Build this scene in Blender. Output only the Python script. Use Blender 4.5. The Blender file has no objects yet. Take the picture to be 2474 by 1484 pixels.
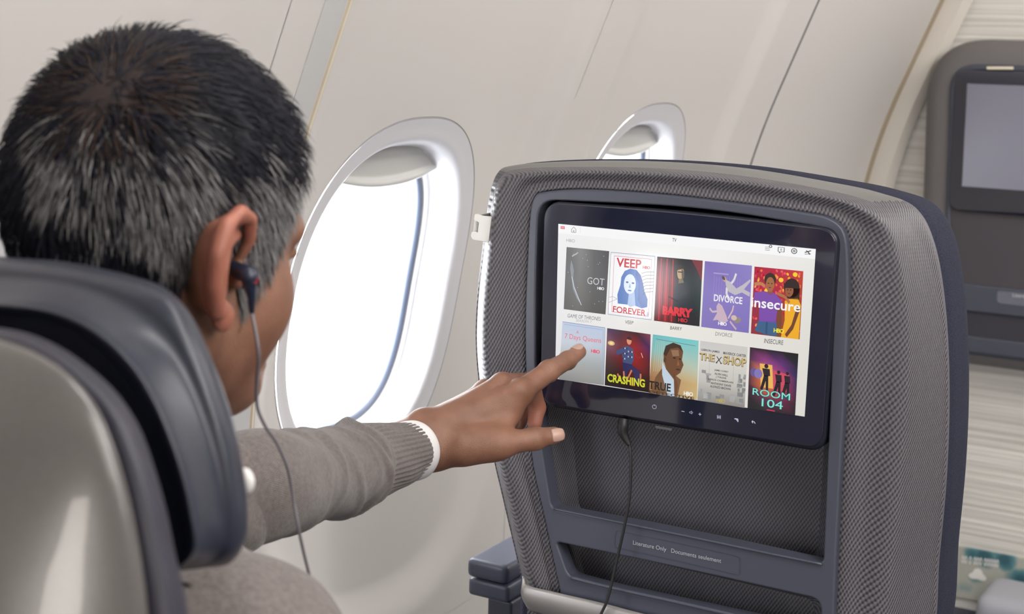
import bpy, bmesh, math, random
import numpy as np
from mathutils import Vector, Matrix

# ------------------------------------------------------------------ camera, world, light
sc = bpy.context.scene
COL = sc.collection
EYE = 1.5                                   # camera height over the cabin floor
FPX = 3600.0; CX, CY = 1237.0, 742.0
AX = np.array([0.8621883578174204, 0.11355049471493942, -0.49369780310843225])   # cabin x (inboard) in camera axes
AY = np.array([0.5058887663517483, -0.14181035643184597, 0.8508621385910758])    # cabin y (forward)
AZ = np.array([0.026604355342801908, -0.9833596025659511, -0.17971115802344775]) # up
cam_d = bpy.data.cameras.new('camera'); cam = bpy.data.objects.new('camera', cam_d); COL.objects.link(cam)
right = Vector((AX[0], AY[0], AZ[0])); up = -Vector((AX[1], AY[1], AZ[1])); fwd = Vector((AX[2], AY[2], AZ[2]))
M = Matrix((right, up, -fwd)).transposed().to_4x4(); M.translation = Vector((0, 0, EYE))
cam.matrix_world = M
cam_d.sensor_width = 36.0; cam_d.lens = 36.0 * FPX / 2474.0; cam_d.clip_start = 0.05
cam_d.dof.use_dof = True; cam_d.dof.focus_distance = 1.60
cam_d.dof.aperture_fstop = (cam_d.lens / 1000.0) / 0.0056
sc.camera = cam

w = bpy.data.worlds.new('sky'); sc.world = w; w.use_nodes = True
w.node_tree.nodes['Background'].inputs[0].default_value = (0.93, 0.96, 1.0, 1)
w.node_tree.nodes['Background'].inputs[1].default_value = 8.5

def area(name, loc, target, sx, sy, power, col=(1, 1, 1), portal=False, spread=math.pi):
    d = bpy.data.lights.new(name, 'AREA'); d.shape = 'RECTANGLE'; d.size = sx; d.size_y = sy
    d.energy = power; d.color = col; d.spread = spread
    if portal: d.cycles.is_portal = True
    o = bpy.data.objects.new(name, d); COL.objects.link(o)
    o.location = Vector((loc[0], loc[1], loc[2] + EYE))
    dr = Vector(target) - Vector(loc)
    o.rotation_euler = dr.to_track_quat('-Z', 'Y').to_euler()
    return o
area('cabin_ceiling_light', (0.65, 0.6, 0.93), (0.45, 0.7, -0.6), 1.3, 3.6, 50, (1.0, 0.955, 0.90))
area('cabin_ceiling_light', (0.30, 2.9, 0.93), (-0.3, 3.1, -0.6), 1.2, 1.6, 55, (1.0, 0.96, 0.91))
area('sidewall_wash_light', (-0.42, 1.0, 0.90), (-0.75, 1.1, 0.0), 0.12, 4.5, 31, (1.0, 0.97, 0.945))
area('added_rear_light', (0.50, -1.22, -0.62), (-0.3, 1.0, -0.4), 0.30, 1.5, 17, (1.0, 0.94, 0.86))  # added lamp without a real source, gives the seat shells their highlight streaks
WIN_Y = [0.05, 0.83, 1.71, 2.48]
for wy in WIN_Y[:4]:
    area('daylight_portal', (-1.32, wy, -0.37), (0, wy, -0.42), 0.42, 0.50, 1, portal=True)

sc.view_settings.view_transform = 'Standard'; sc.view_settings.look = 'None'
sc.view_settings.gamma = 1.0; sc.view_settings.use_curve_mapping = False
sc.view_settings.exposure = 0.35

# ------------------------------------------------------------------ helpers
def ray(px, py):
    d = np.array([px - CX, py - CY, FPX]) / FPX
    return np.array([d @ AX, d @ AY, d @ AZ])
def atd(px, py, d): return ray(px, py) * d                  # point at camera depth d
def onY(px, py, Y):                                         # point on the cabin cross plane Y
    r = ray(px, py); return r * (Y / r[1])
def nz(v): v = np.asarray(v, float); return v / np.linalg.norm(v)

def mesh_obj(name, verts, faces, mat=None, parent=None, smooth=True, uvs=None):
    me = bpy.data.meshes.new(name)
    v = np.asarray(verts, float).copy(); v[:, 2] += EYE
    me.from_pydata(v.tolist(), [], [list(map(int, f)) for f in faces]); me.update()
    o = bpy.data.objects.new(name, me); COL.objects.link(o)
    if mat:
        for m_ in (mat if isinstance(mat, (list, tuple)) else [mat]): me.materials.append(m_)
    if smooth: me.polygons.foreach_set('use_smooth', [True] * len(me.polygons))
    if uvs is not None:
        l = me.uv_layers.new(name='uv'); idx = np.zeros(len(me.loops), int); me.loops.foreach_get('vertex_index', idx)
        l.data.foreach_set('uv', np.asarray(uvs, float)[idx].ravel())
    if parent: o.parent = parent; o.matrix_parent_inverse = parent.matrix_world.inverted()
    return o
def fixn(o):
    bm = bmesh.new(); bm.from_mesh(o.data); bmesh.ops.recalc_face_normals(bm, faces=bm.faces); bm.to_mesh(o.data); bm.free(); return o
def thing(name, label, cat, loc, group=None):
    o = bpy.data.objects.new(name, None); COL.objects.link(o); o.location = (loc[0], loc[1], loc[2] + EYE)
    o.empty_display_size = 0.1
    bpy.context.view_layer.update()
    o['label'] = label; o['category'] = cat
    if group: o['group'] = group
    return o
def tag(o, label, cat, group=None):
    o['label'] = label; o['category'] = cat
    if group: o['group'] = group
    return o
def struct(o): o['kind'] = 'structure'; return o

def crom(P, n, closed=True):
    P = np.asarray(P, float); k = len(P)
    t = np.linspace(0, k, n, endpoint=False) if closed else np.linspace(0, k - 1, n)
    i = np.floor(t).astype(int)
    if not closed: i = np.minimum(i, k - 2)
    f = (t - i)[:, None]
    if closed: p0, p1, p2, p3 = P[(i - 1) % k], P[i % k], P[(i + 1) % k], P[(i + 2) % k]
    else:
        ext = np.vstack([2 * P[0] - P[1], P, 2 * P[-1] - P[-2]])
        p0, p1, p2, p3 = ext[i], ext[i + 1], ext[i + 2], ext[i + 3]
    return .5 * ((2 * p1) + (-p0 + p2) * f + (2 * p0 - 5 * p1 + 4 * p2 - p3) * f * f + (-p0 + 3 * p1 - 3 * p2 + p3) * f ** 3)
def grid_faces(rows, n, closed=True):
    F = []
    for r in range(rows - 1):
        for j in range(n if closed else n - 1):
            k = (j + 1) % n
            F.append((r * n + j, r * n + k, (r + 1) * n + k, (r + 1) * n + j))
    return F
def loft(name, rings, mat, parent, n=160, steps=6, cap0=False, cap1=False, lin=False):
    R = np.array([crom(r, n) for r in rings])
    m = (len(rings) - 1) * steps + 1
    if lin or len(rings) == 2:
        t = np.linspace(0, len(rings) - 1, m); i = np.minimum(t.astype(int), len(rings) - 2); f = (t - i)[:, None, None]
        G = R[i] * (1 - f) + R[i + 1] * f
    else:
        G = crom(R.reshape(len(rings), -1), m, closed=False).reshape(m, n, 3)
    V = G.reshape(-1, 3); F = grid_faces(m, n)
    if cap0: F.append(tuple(range(n - 1, -1, -1)))
    if cap1: F.append(tuple((m - 1) * n + j for j in range(n)))
    s = np.repeat(np.arange(m) / max(1, m - 1), n); a = np.tile(np.arange(n) / n, m)
    return fixn(mesh_obj(name, V, F, mat, parent))
def frames(P):
    P = np.asarray(P, float); T = np.gradient(P, axis=0); T /= np.linalg.norm(T, axis=1)[:, None]
    N = np.zeros_like(P); a = np.array([0, 0, 1.0]) if abs(T[0][2]) < .9 else np.array([1.0, 0, 0])
    N[0] = nz(a - T[0] * (a @ T[0]))
    for i in range(1, len(P)):
        v = N[i - 1] - T[i] * (N[i - 1] @ T[i]); N[i] = nz(v)
    return T, N, np.cross(T, N)
def tube_data(P, r, n=16, caps=True):
    P = np.asarray(P, float); r = np.broadcast_to(np.asarray(r, float), (len(P),))
    T, N, B = frames(P); a = np.linspace(0, 2 * np.pi, n, endpoint=False)
    V = (P[:, None] + r[:, None, None] * (np.cos(a)[None, :, None] * N[:, None] + np.sin(a)[None, :, None] * B[:, None])).reshape(-1, 3)
    F = grid_faces(len(P), n)
    if caps: F += [tuple(range(n - 1, -1, -1)), tuple((len(P) - 1) * n + j for j in range(n))]
    return V, F
def tube(name, ctrl, r, mat, parent, n=14, m=60):
    P = crom(ctrl, m, closed=False)
    if np.ndim(r): r = np.interp(np.linspace(0, 1, m), np.linspace(0, 1, len(r)), r)
    V, F = tube_data(P, r, n); return fixn(mesh_obj(name, V, F, mat, parent))
def box(name, lo, hi, mat, parent=None, bev=0.0, segs=3):
    lo = np.array(lo, float); hi = np.array(hi, float)
    bm = bmesh.new(); bmesh.ops.create_cube(bm, size=1.0)
    for v in bm.verts:
        for k in range(3): v.co[k] = lo[k] + (v.co[k] + .5) * (hi[k] - lo[k])
    if bev: bmesh.ops.bevel(bm, geom=bm.edges[:], offset=bev, segments=segs, profile=.6, affect='EDGES')
    V = [tuple(v.co) for v in bm.verts]; bm.verts.index_update(); F = [[v.index for v in f.verts] for f in bm.faces]; bm.free()
    return mesh_obj(name, V, F, mat, parent, smooth=bool(bev))
def round_poly(P, rad, seg=8):
    P = [np.asarray(p, float) for p in P]; out = []; k = len(P)
    rr = rad if np.ndim(rad) else [rad] * k
    for i in range(k):
        a, b, c = P[i - 1], P[i], P[(i + 1) % k]
        d1 = a - b; d2 = c - b; l1 = np.linalg.norm(d1); l2 = np.linalg.norm(d2)
        t = min(rr[i], l1 * .48, l2 * .48)
        if t <= 0: out.append(b); continue
        p, q = b + d1 / l1 * t, b + d2 / l2 * t
        for s in np.linspace(0, 1, seg): out.append((1 - s) ** 2 * p + 2 * s * (1 - s) * b + s * s * q)
    return out
def plate(name, loops, Yf, thick, mat, parent, bev=0.0012, bres=2):
    """flat plate in the plane Y=Yf (front) going back by thick; loops: outer first then holes, as (x,z) lists"""
    cu = bpy.data.curves.new('tmp', 'CURVE'); cu.dimensions = '2D'; cu.fill_mode = 'BOTH'
    cu.extrude = max(thick / 2 - bev, 1e-5); cu.bevel_depth = bev; cu.bevel_resolution = bres; cu.offset = -bev
    for L in loops:
        s = cu.splines.new('POLY'); s.points.add(len(L) - 1); s.use_cyclic_u = True
        for i, p in enumerate(L): s.points[i].co = (p[0], p[1], 0, 1)
    ob = bpy.data.objects.new('tmp', cu); COL.objects.link(ob)
    dg = bpy.context.evaluated_depsgraph_get(); dg.update()
    me = bpy.data.meshes.new_from_object(ob.evaluated_get(dg)); bpy.data.objects.remove(ob)
    V = np.array([v.co[:] for v in me.vertices]); F = [list(p.vertices) for p in me.polygons]
    bpy.data.meshes.remove(me)
    W = np.stack([V[:, 0], Yf + thick / 2 - V[:, 2], V[:, 1]], 1)
    o = mesh_obj(name, W, F, mat, parent, smooth=False)
    bm = bmesh.new(); bm.from_mesh(o.data); bmesh.ops.remove_doubles(bm, verts=bm.verts, dist=1e-6)
    bmesh.ops.recalc_face_normals(bm, faces=bm.faces); bm.to_mesh(o.data); bm.free()
    return o
def pxl(L, Y): return [onY(x, y, Y)[[0, 2]] for x, y in L]      # pixel outline measured on the plane Y

# ------------------------------------------------------------------ materials
def mat(name, col, rough=.5, metal=0.0, spec=.5, coat=0.0, sss=0.0, sheen=0.0):
    m = bpy.data.materials.new(name); m.use_nodes = True; b = m.node_tree.nodes['Principled BSDF']
    b.inputs['Base Color'].default_value = (*col, 1); b.inputs['Roughness'].default_value = rough
    b.inputs['Metallic'].default_value = metal; b.inputs['Specular IOR Level'].default_value = spec
    b.inputs['Coat Weight'].default_value = coat; b.inputs['Sheen Weight'].default_value = sheen
    if sss:
        b.inputs['Subsurface Weight'].default_value = sss; b.inputs['Subsurface Radius'].default_value = (1, .35, .2)
        b.inputs['Subsurface Scale'].default_value = .006
    return m
def N(m, t, **kw):
    n = m.node_tree.nodes.new(t)
    for k, v in kw.items():
        if k in n.inputs.keys(): n.inputs[k].default_value = v
        else: setattr(n, k, v)
    return n
def L(m, a, b): m.node_tree.links.new(a, b)
def bsdf(m): return m.node_tree.nodes['Principled BSDF']
def noise_bump(m, scale=300, strength=.2, dist=.001, col_amt=0.0, detail=3):
    tc = N(m, 'ShaderNodeTexCoord'); no = N(m, 'ShaderNodeTexNoise', Scale=scale, Detail=detail); L(m, tc.outputs['Object'], no.inputs['Vector'])
    bu = N(m, 'ShaderNodeBump', Strength=strength, Distance=dist); L(m, no.outputs[0], bu.inputs['Height']); L(m, bu.outputs[0], bsdf(m).inputs['Normal'])
    if col_amt:
        c = bsdf(m).inputs['Base Color'].default_value[:3]
        r = N(m, 'ShaderNodeValToRGB'); r.color_ramp.elements[0].position = .3; r.color_ramp.elements[1].position = .7
        r.color_ramp.elements[0].color = (*[x * (1 - col_amt) for x in c], 1); r.color_ramp.elements[1].color = (*[min(1, x * (1 + col_amt)) for x in c], 1)
        L(m, no.outputs[0], r.inputs[0]); L(m, r.outputs[0], bsdf(m).inputs['Base Color'])
    return m
def weave(name, dark, light, pitch, rough=.55, ang=(58, -62), strength=.5):
    """diagonal woven texture on the cabin x/z directions"""
    m = mat(name, light, rough)
    tc = N(m, 'ShaderNodeTexCoord'); sep = N(m, 'ShaderNodeSeparateXYZ'); L(m, tc.outputs['Object'], sep.inputs[0])
    xs = N(m, 'ShaderNodeMath', operation='ADD'); L(m, sep.outputs[0], xs.inputs[0]); L(m, sep.outputs[1], xs.inputs[1])
    outs = []
    for a in ang:
        ca, sa = math.cos(math.radians(a)), math.sin(math.radians(a)); k = 2 * math.pi / pitch
        m1 = N(m, 'ShaderNodeMath', operation='MULTIPLY'); L(m, xs.outputs[0], m1.inputs[0]); m1.inputs[1].default_value = -sa * k
        m2 = N(m, 'ShaderNodeMath', operation='MULTIPLY_ADD'); L(m, sep.outputs[2], m2.inputs[0]); m2.inputs[1].default_value = ca * k; L(m, m1.outputs[0], m2.inputs[2])
        s = N(m, 'ShaderNodeMath', operation='SINE'); L(m, m2.outputs[0], s.inputs[0]); outs.append(s)
    mu = N(m, 'ShaderNodeMath', operation='MULTIPLY_ADD'); L(m, outs[1].outputs[0], mu.inputs[0]); mu.inputs[1].default_value = .45; L(m, outs[0].outputs[0], mu.inputs[2])
    mr = N(m, 'ShaderNodeMapRange'); L(m, mu.outputs[0], mr.inputs[0]); mr.inputs[1].default_value = -1.3; mr.inputs[2].default_value = .9
    mx = N(m, 'ShaderNodeMix', data_type='RGBA'); L(m, mr.outputs[0], mx.inputs[0]); mx.inputs[6].default_value = (*dark, 1); mx.inputs[7].default_value = (*light, 1)
    L(m, mx.outputs[2], bsdf(m).inputs['Base Color'])
    bu = N(m, 'ShaderNodeBump', Strength=strength, Distance=.0009); L(m, mr.outputs[0], bu.inputs['Height']); L(m, bu.outputs[0], bsdf(m).inputs['Normal'])
    return m

M_wall = noise_bump(mat('sidewall_plastic', (.69, .665, .64), .6), 900, .05, .0005)
M_bez = mat('window_bezel_plastic', (.72, .71, .74), .35)
M_rev = mat('window_reveal_plastic', (.80, .80, .82), .35)
M_shade = mat('shade_plastic', (.62, .62, .60), .4)
M_gasket = mat('window_gasket', (.16, .19, .27), .35)
M_gap = mat('seam_gap', (.10, .095, .10), .7)
M_cream = mat('trim_cream', (.78, .70, .55), .4)
M_trimg = mat('trim_grey', (.60, .60, .60), .4)
M_shell = weave('shell_texture', (.034, .032, .044), (.150, .140, .153), .0038, .46, strength=.7)
M_pocket = weave('pocket_fabric', (.024, .025, .036), (.090, .087, .100), .0034, .7)
M_rim = mat('shell_rim_plastic', (.15, .145, .14), .35)
M_frame = noise_bump(mat('frame_plastic', (.062, .067, .093), .38), 1500, .06, .0003)
M_navy = noise_bump(mat('navy_fabric', (.022, .024, .044), .9, spec=.2, sheen=.0), 700, .6, .001, .5)
M_black = mat('monitor_black', (.012, .013, .022), .25)
M_glass = mat('monitor_glass', (.012, .014, .03), .07, coat=.7, spec=.8)
M_silver = mat('satin_metal', (.36, .34, .33), .35, metal=.6)
M_white = mat('white_plastic', (.80, .79, .76), .4)
M_arm = mat('armrest_leather', (.085, .095, .135), .4)
M_cable = mat('cable_rubber', (.012, .012, .013), .5)
M_wire = mat('earphone_wire', (.16, .15, .17), .45)
M_bud = mat('earbud_plastic', (.015, .022, .045), .35)
M_budr = mat('earbud_red', (.25, .02, .03), .4)
M_near = noise_bump(mat('near_shell_plastic', (.105, .098, .096), .25, coat=.3), 500, .1, .0005, .05)
M_nband = mat('near_band', (.028, .027, .042), .5)
M_head = noise_bump(mat('headrest_leather', (.026, .029, .045), .38), 160, .1, .001, .08)
M_label = mat('label_print', (.45, .46, .5), .5)
M_floor = noise_bump(mat('carpet', (.06, .065, .09), .95), 400, .8, .003, .3)
M_ceil = mat('ceiling_panel', (.75, .73, .70), .6)
M_cab = mat('cabin_lining', (.34, .31, .29), .6)

# ------------------------------------------------------------------ side wall with its windows
def wx(z):
    d = np.asarray(z, float) + .1
    return np.where(d > 0, -1.113 + .4 * d, np.where(d > -.5, -1.113 + .4 * d + .387 * d * d, -1.113 - .2 + .09675 + .013 * (d + .5)))
WZ, WA, WH, WN = -.374, .218, .259, 2.45
def sm(x, a, b): t = np.clip((x - a) / (b - a), 0, 1); return t * t * (3 - 2 * t)
def relief(y, z):                                           # each window sits in a shallow bay
    r = 0
    for k in WIN_Y:
        q = (np.abs(y - k - .045) / .315) ** 2.6 + (np.maximum(0, -.45 - np.asarray(z, float)) / .43) ** 2.6
        q = np.maximum(q, 1e-9) ** (1 / 2.6); t = np.clip((1.02 - q) / .17, 0, 1); t = .3 * t + .7 * t * t * (3 - 2 * t)
        r = np.maximum(r, t)
    return -.020 * r
def oval(a, h, n, N_=128, y0=0, z0=0):
    t = np.linspace(0, 2 * np.pi, N_, endpoint=False); c, s = np.cos(t), np.sin(t)
    return np.stack([y0 + a * np.sign(c) * np.abs(c) ** (2 / n), z0 + h * np.sign(s) * np.abs(s) ** (2 / n)], 1)
ZB, ZT = -1.5, 1.0
bounds = [-.335, .44, 1.325, 2.095, 2.865]
V, F = [], []
def add(v, f):
    o = len(V); V.extend(v); F.extend([tuple(i + o for i in q) for q in f])
def wallpatch(y0, y1, wy):
    n = 128; e = oval(WA, WH, WN, n, wy, WZ)
    # match ring points to the rectangle by angle
    rows = 80; zlo, zhi = -.92, .20; y0 -= .0015; y1 += .0015; P = []
    for i in range(n):
        d = e[i] - np.array([wy, WZ]); ks = []
        if d[0] > 1e-9: ks.append((y1 - wy) / d[0])
        if d[0] < -1e-9: ks.append((y0 - wy) / d[0])
        if d[1] > 1e-9: ks.append((zhi - WZ) / d[1])
        if d[1] < -1e-9: ks.append((zlo - WZ) / d[1])
        P.append(np.array([wy, WZ]) + d * min(ks))
    P = np.array(P)
    for c in ((y0, zlo), (y0, zhi), (y1, zlo), (y1, zhi)):
        P[np.argmin(((P - c) ** 2).sum(1))] = c
    t = np.linspace(0, 1, rows)[:, None, None] ** 1.15
    G = (e[None] * (1 - t) + P[None] * t).reshape(-1, 2)
    vv = np.stack([wx(G[:, 1]) + relief(G[:, 0], G[:, 1]), G[:, 0], G[:, 1]], 1)
    add([tuple(v) for v in vv], grid_faces(rows, n))
    for z0_, z1_, k in ((ZB, zlo + .001, 12), (zhi - .001, ZT, 16)):
        ys = np.linspace(y0, y1, 70); zs = np.linspace(z0_, z1_, k)
        g = np.array([(y, z) for z in zs for y in ys]); vv = np.stack([wx(g[:, 1]) + relief(g[:, 0], g[:, 1]), g[:, 0], g[:, 1]], 1)
        add([tuple(v) for v in vv], grid_faces(k, 70, False))
for i, wy in enumerate(WIN_Y): wallpatch(bounds[i], bounds[i + 1], wy)
for ya, yb in ((-1.3, -.335), (2.865, 3.95)):
    ys = np.linspace(ya, yb, 24); zs = np.linspace(ZB, ZT, 60); g = np.array([(y, z) for z in zs for y in ys])
    add([tuple(v) for v in np.stack([wx(g[:, 1]) + relief(g[:, 0], g[:, 1]), g[:, 0], g[:, 1]], 1)], grid_faces(60, 24, False))
def back(ya, yb, za, zb, ny, nz2):                         # unseen strips added to stop daylight leaking through the mesh patch joints
    ys = np.linspace(ya, yb, ny); zs = np.linspace(za, zb, nz2); g = np.array([(y, z) for z in zs for y in ys])
    x = wx(g[:, 1]) + relief(g[:, 0], g[:, 1]) - .006
    add([tuple(v) for v in np.stack([x, g[:, 0], g[:, 1]], 1)], grid_faces(nz2, ny, False))
for b in bounds: back(b - .035, b + .035, ZB, ZT, 6, 160)
for zc in (-.92, .20): back(-1.3, 3.95, zc - .03, zc + .03, 260, 6)
wl = mesh_obj('wall_left', V, F, M_wall); fixn(wl); struct(wl)

def window(i, wy):
    """dished bezel, reveal, frame, gasket, pane and shade"""
    n = 128
    def ring(a, h, nn, dy, dz, dx):
        e = oval(a, h, nn, n, wy + dy, WZ + dz); eo = oval(WA, WH, WN, n, wy, WZ)
        return np.stack([wx(e[:, 1]) - dx + relief(eo[:, 0], eo[:, 1]), e[:, 0], e[:, 1]], 1)
    gap = [ring(WA + .0015, WH + .0015, WN, 0, 0, -.0006), ring(WA - .006, WH - .006, WN, 0, 0, .005)]
    root = mesh_obj('window_%d' % i, np.vstack(gap), grid_faces(2, n), M_gap); struct(root)
    rg = [ring(WA - .0008, WH - .0008, WN, 0, 0, -.0012), ring(WA - .012, WH - .014, WN, 0, 0, .001), ring(WA - .026, WH - .030, 2.5, 0, 0, .003), ring(WA - .034, WH - .037, 2.55, 0, 0, .012),
          ring(WA - .038, WH - .040, 2.6, 0, 0, .026)]
    G = np.array(rg); m = 25; G = crom(G.reshape(len(rg), -1), m, closed=False).reshape(-1, 3)
    fixn(mesh_obj('bezel', G, grid_faces(m, n), M_bez, root))
    rg = [ring(WA - .038, WH - .040, 2.6, 0, 0, .026), ring(WA - .040, WH - .042, 2.7, 0, 0, .034), ring(WA - .042, WH - .044, 2.7, 0, 0, .035), ring(WA - .044, WH - .046, 2.8, 0, 0, .048)]
    fixn(mesh_obj('reveal', np.vstack(rg), grid_faces(4, n), M_rev, root))
    rg = [ring(WA - .044, WH - .046, 2.8, 0, 0, .048), ring(WA - .049, WH - .051, 2.8, 0, 0, .049), ring(WA - .051, WH - .053, 2.8, 0, 0, .058)]
    fixn(mesh_obj('inner_frame', np.vstack(rg), grid_faces(3, n), M_rev, root))
    c = ring(WA - .054, WH - .056, 2.8, 0, 0, .061); T = tube_data(np.vstack([c, c[:1]]), .0060, 12, False)
    fixn(mesh_obj('gasket', T[0], T[1], M_gasket, root))
    c = ring(WA - .050, WH - .052, 2.8, 0, 0, .066)
    gl = mesh_obj('pane', np.vstack([c, c.mean(0)[None]]), [(j, (j + 1) % n, n) for j in range(n)], M_pane, root)
    # shade: drawn up, its grip lip showing under the top of the reveal
    e = []; rows = 22; cols = 40
    for r in range(rows):
        v = r / (rows - 1); z = WZ + WH - .034 - .044 * v
        for q in range(cols):
            u = -1 + 2 * q / (cols - 1); hw = .135
            zz = z - (.020 * (1 - u * u)) * v + .0
            y = wy + hw * u
            x = wx(zz) - .020 - .036 + .010 * math.exp(-((v - .95) / .09) ** 2) * (1 - u ** 4) - .003 * sm(v, .2, .4)
            e.append((float(x), y, zz))
    s = mesh_obj('shade', e, grid_faces(rows, cols, False), M_shade, root)
    sol = s.modifiers.new('s', 'SOLIDIFY'); sol.thickness = .003
    return root
M_pane = bpy.data.materials.new('pane_glass'); M_pane.use_nodes = True
nt = M_pane.node_tree; nt.nodes.clear(); o_ = nt.nodes.new('ShaderNodeOutputMaterial'); tr = nt.nodes.new('ShaderNodeBsdfTransparent'); gs = nt.nodes.new('ShaderNodeBsdfGlossy'); mxs = nt.nodes.new('ShaderNodeMixShader')
gs.inputs['Roughness'].default_value = .03; mxs.inputs[0].default_value = .06
nt.links.new(tr.outputs[0], mxs.inputs[1]); nt.links.new(gs.outputs[0], mxs.inputs[2]); nt.links.new(mxs.outputs[0], o_.inputs[0])
for i, wy in enumerate(WIN_Y): window(i + 1, wy)

def seam(i, y, parts):
    """joint cover strips following the wall section; parts = (offset, width, proud, material)"""
    zs = np.linspace(-1.45, .98, 90); root = None
    for off, wd, pr, mt in parts:
        v = []
        for z in zs:
            yy = y + off; x = float(wx(z)) + float(relief(np.array(yy), np.array(z)))
            for a, b in ((-wd / 2, -.004), (-wd / 2, pr), (wd / 2, pr), (wd / 2, -.004)): v.append((x + b, yy + a, z))
        o = mesh_obj('trim_%d' % i if root is None else 'cover_strip', v, grid_faces(len(zs), 4, True), mt, root, smooth=False)
        if root is None: root = struct(o)
seam(1, 1.43, ((0, .004, .0035, M_cream), (-.026, .040, .0015, M_trimg), (.004, .003, .001, M_gap)))
seam(2, 3.01, ((0, .008, .0008, M_gap),))
seam(3, -.15, ((0, .004, .0035, M_cream), (-.026, .040, .0015, M_trimg)))

# ------------------------------------------------------------------ bulkhead, floor, ceiling, far side
BY = 3.95
M_rib = mat('ribbed_panel', (.66, .64, .60), .6)
tc = N(M_rib, 'ShaderNodeTexCoord'); mp = N(M_rib, 'ShaderNodeMapping'); mp.inputs['Scale'].default_value = (1.0, 1, 75); L(M_rib, tc.outputs['Object'], mp.inputs[0])
no = N(M_rib, 'ShaderNodeTexNoise', Scale=1.0, Detail=3.0); L(M_rib, mp.outputs[0], no.inputs['Vector'])
rp = N(M_rib, 'ShaderNodeValToRGB'); rp.color_ramp.elements[0].position = .32; rp.color_ramp.elements[1].position = .62
rp.color_ramp.elements[0].color = (.56, .54, .50, 1); rp.color_ramp.elements[1].color = (.78, .76, .72, 1)
L(M_rib, no.outputs[0], rp.inputs[0]); L(M_rib, rp.outputs[0], bsdf(M_rib).inputs['Base Color'])
bu = N(M_rib, 'ShaderNodeBump', Strength=.8, Distance=.006); L(M_rib, no.outputs[0], bu.inputs['Height']); L(M_rib, bu.outputs[0], bsdf(M_rib).inputs['Normal'])
struct(box('wall_front', (-1.45, BY, -1.5), (2.3, BY + .05, 1.0), M_rib))
zs = np.linspace(-1.2, .95, 60); v = []
for z in zs:
    for a, b in ((.0, -.012), (.0, -.03), (.055, -.034), (.075, -.012)): v.append((float(wx(z)) + a, BY + b, z))
struct(mesh_obj('trim_4', v, grid_faces(60, 4, True), mat('bulkhead_edge', (.70, .66, .60), .4), None, smooth=False))
v = []
for z in zs:
    for a, b in ((-.01, -.03), (-.01, -.042), (.008, -.042), (.008, -.03)): v.append((float(wx(z)) + a, BY + b, z))
struct(mesh_obj('trim_5', v, grid_faces(60, 4, True), mat('bulkhead_edge_tan', (.38, .31, .22), .5), None, smooth=False))
struct(box('floor', (-1.45, -1.3, -1.55), (2.3, BY, -1.5), M_floor))
struct(box('ceiling', (-1.45, -1.3, .95), (2.3, BY, 1.0), M_ceil))
struct(box('wall_right', (2.3, -1.3, -1.5), (2.35, BY, 1.0), M_cab))
struct(box('wall_back', (-1.45, -1.35, -1.5), (2.3, -1.3, 1.0), M_cab))

# ------------------------------------------------------------------ display graphics (one flat mesh, colour by corner)
M_disp = bpy.data.materials.new('display_picture'); M_disp.use_nodes = True
at_ = N(M_disp, 'ShaderNodeVertexColor', layer_name='col'); b_ = bsdf(M_disp)
L(M_disp, at_.outputs[0], b_.inputs['Emission Color']); b_.inputs['Emission Strength'].default_value = .72
b_.inputs['Base Color'].default_value = (.02, .02, .02, 1); b_.inputs['Roughness'].default_value = .10; b_.inputs['Specular IOR Level'].default_value = .55
def s2l(c): return tuple(((x / 255) / 12.92 if x <= 10 else ((x / 255 + .055) / 1.055) ** 2.4) for x in c)
_txt = {}
def text_geo(s, bold=0.0, spacing=1.0):
    k = (s, bold, spacing)
    if k not in _txt:
        cu = bpy.data.curves.new('t', 'FONT'); cu.body = s; cu.size = 1; cu.offset = bold; cu.space_character = spacing; cu.resolution_u = 3
        ob = bpy.data.objects.new('t', cu); COL.objects.link(ob); dg = bpy.context.evaluated_depsgraph_get(); dg.update()
        me = bpy.data.meshes.new_from_object(ob.evaluated_get(dg)); bpy.data.objects.remove(ob)
        Vt = np.array([v.co[:2] for v in me.vertices]); Ft = [list(p.vertices) for p in me.polygons]; bpy.data.meshes.remove(me)
        lo, hi = Vt.min(0), Vt.max(0); _txt[k] = ((Vt - lo) / (hi - lo), Ft)
    return _txt[k]
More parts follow.
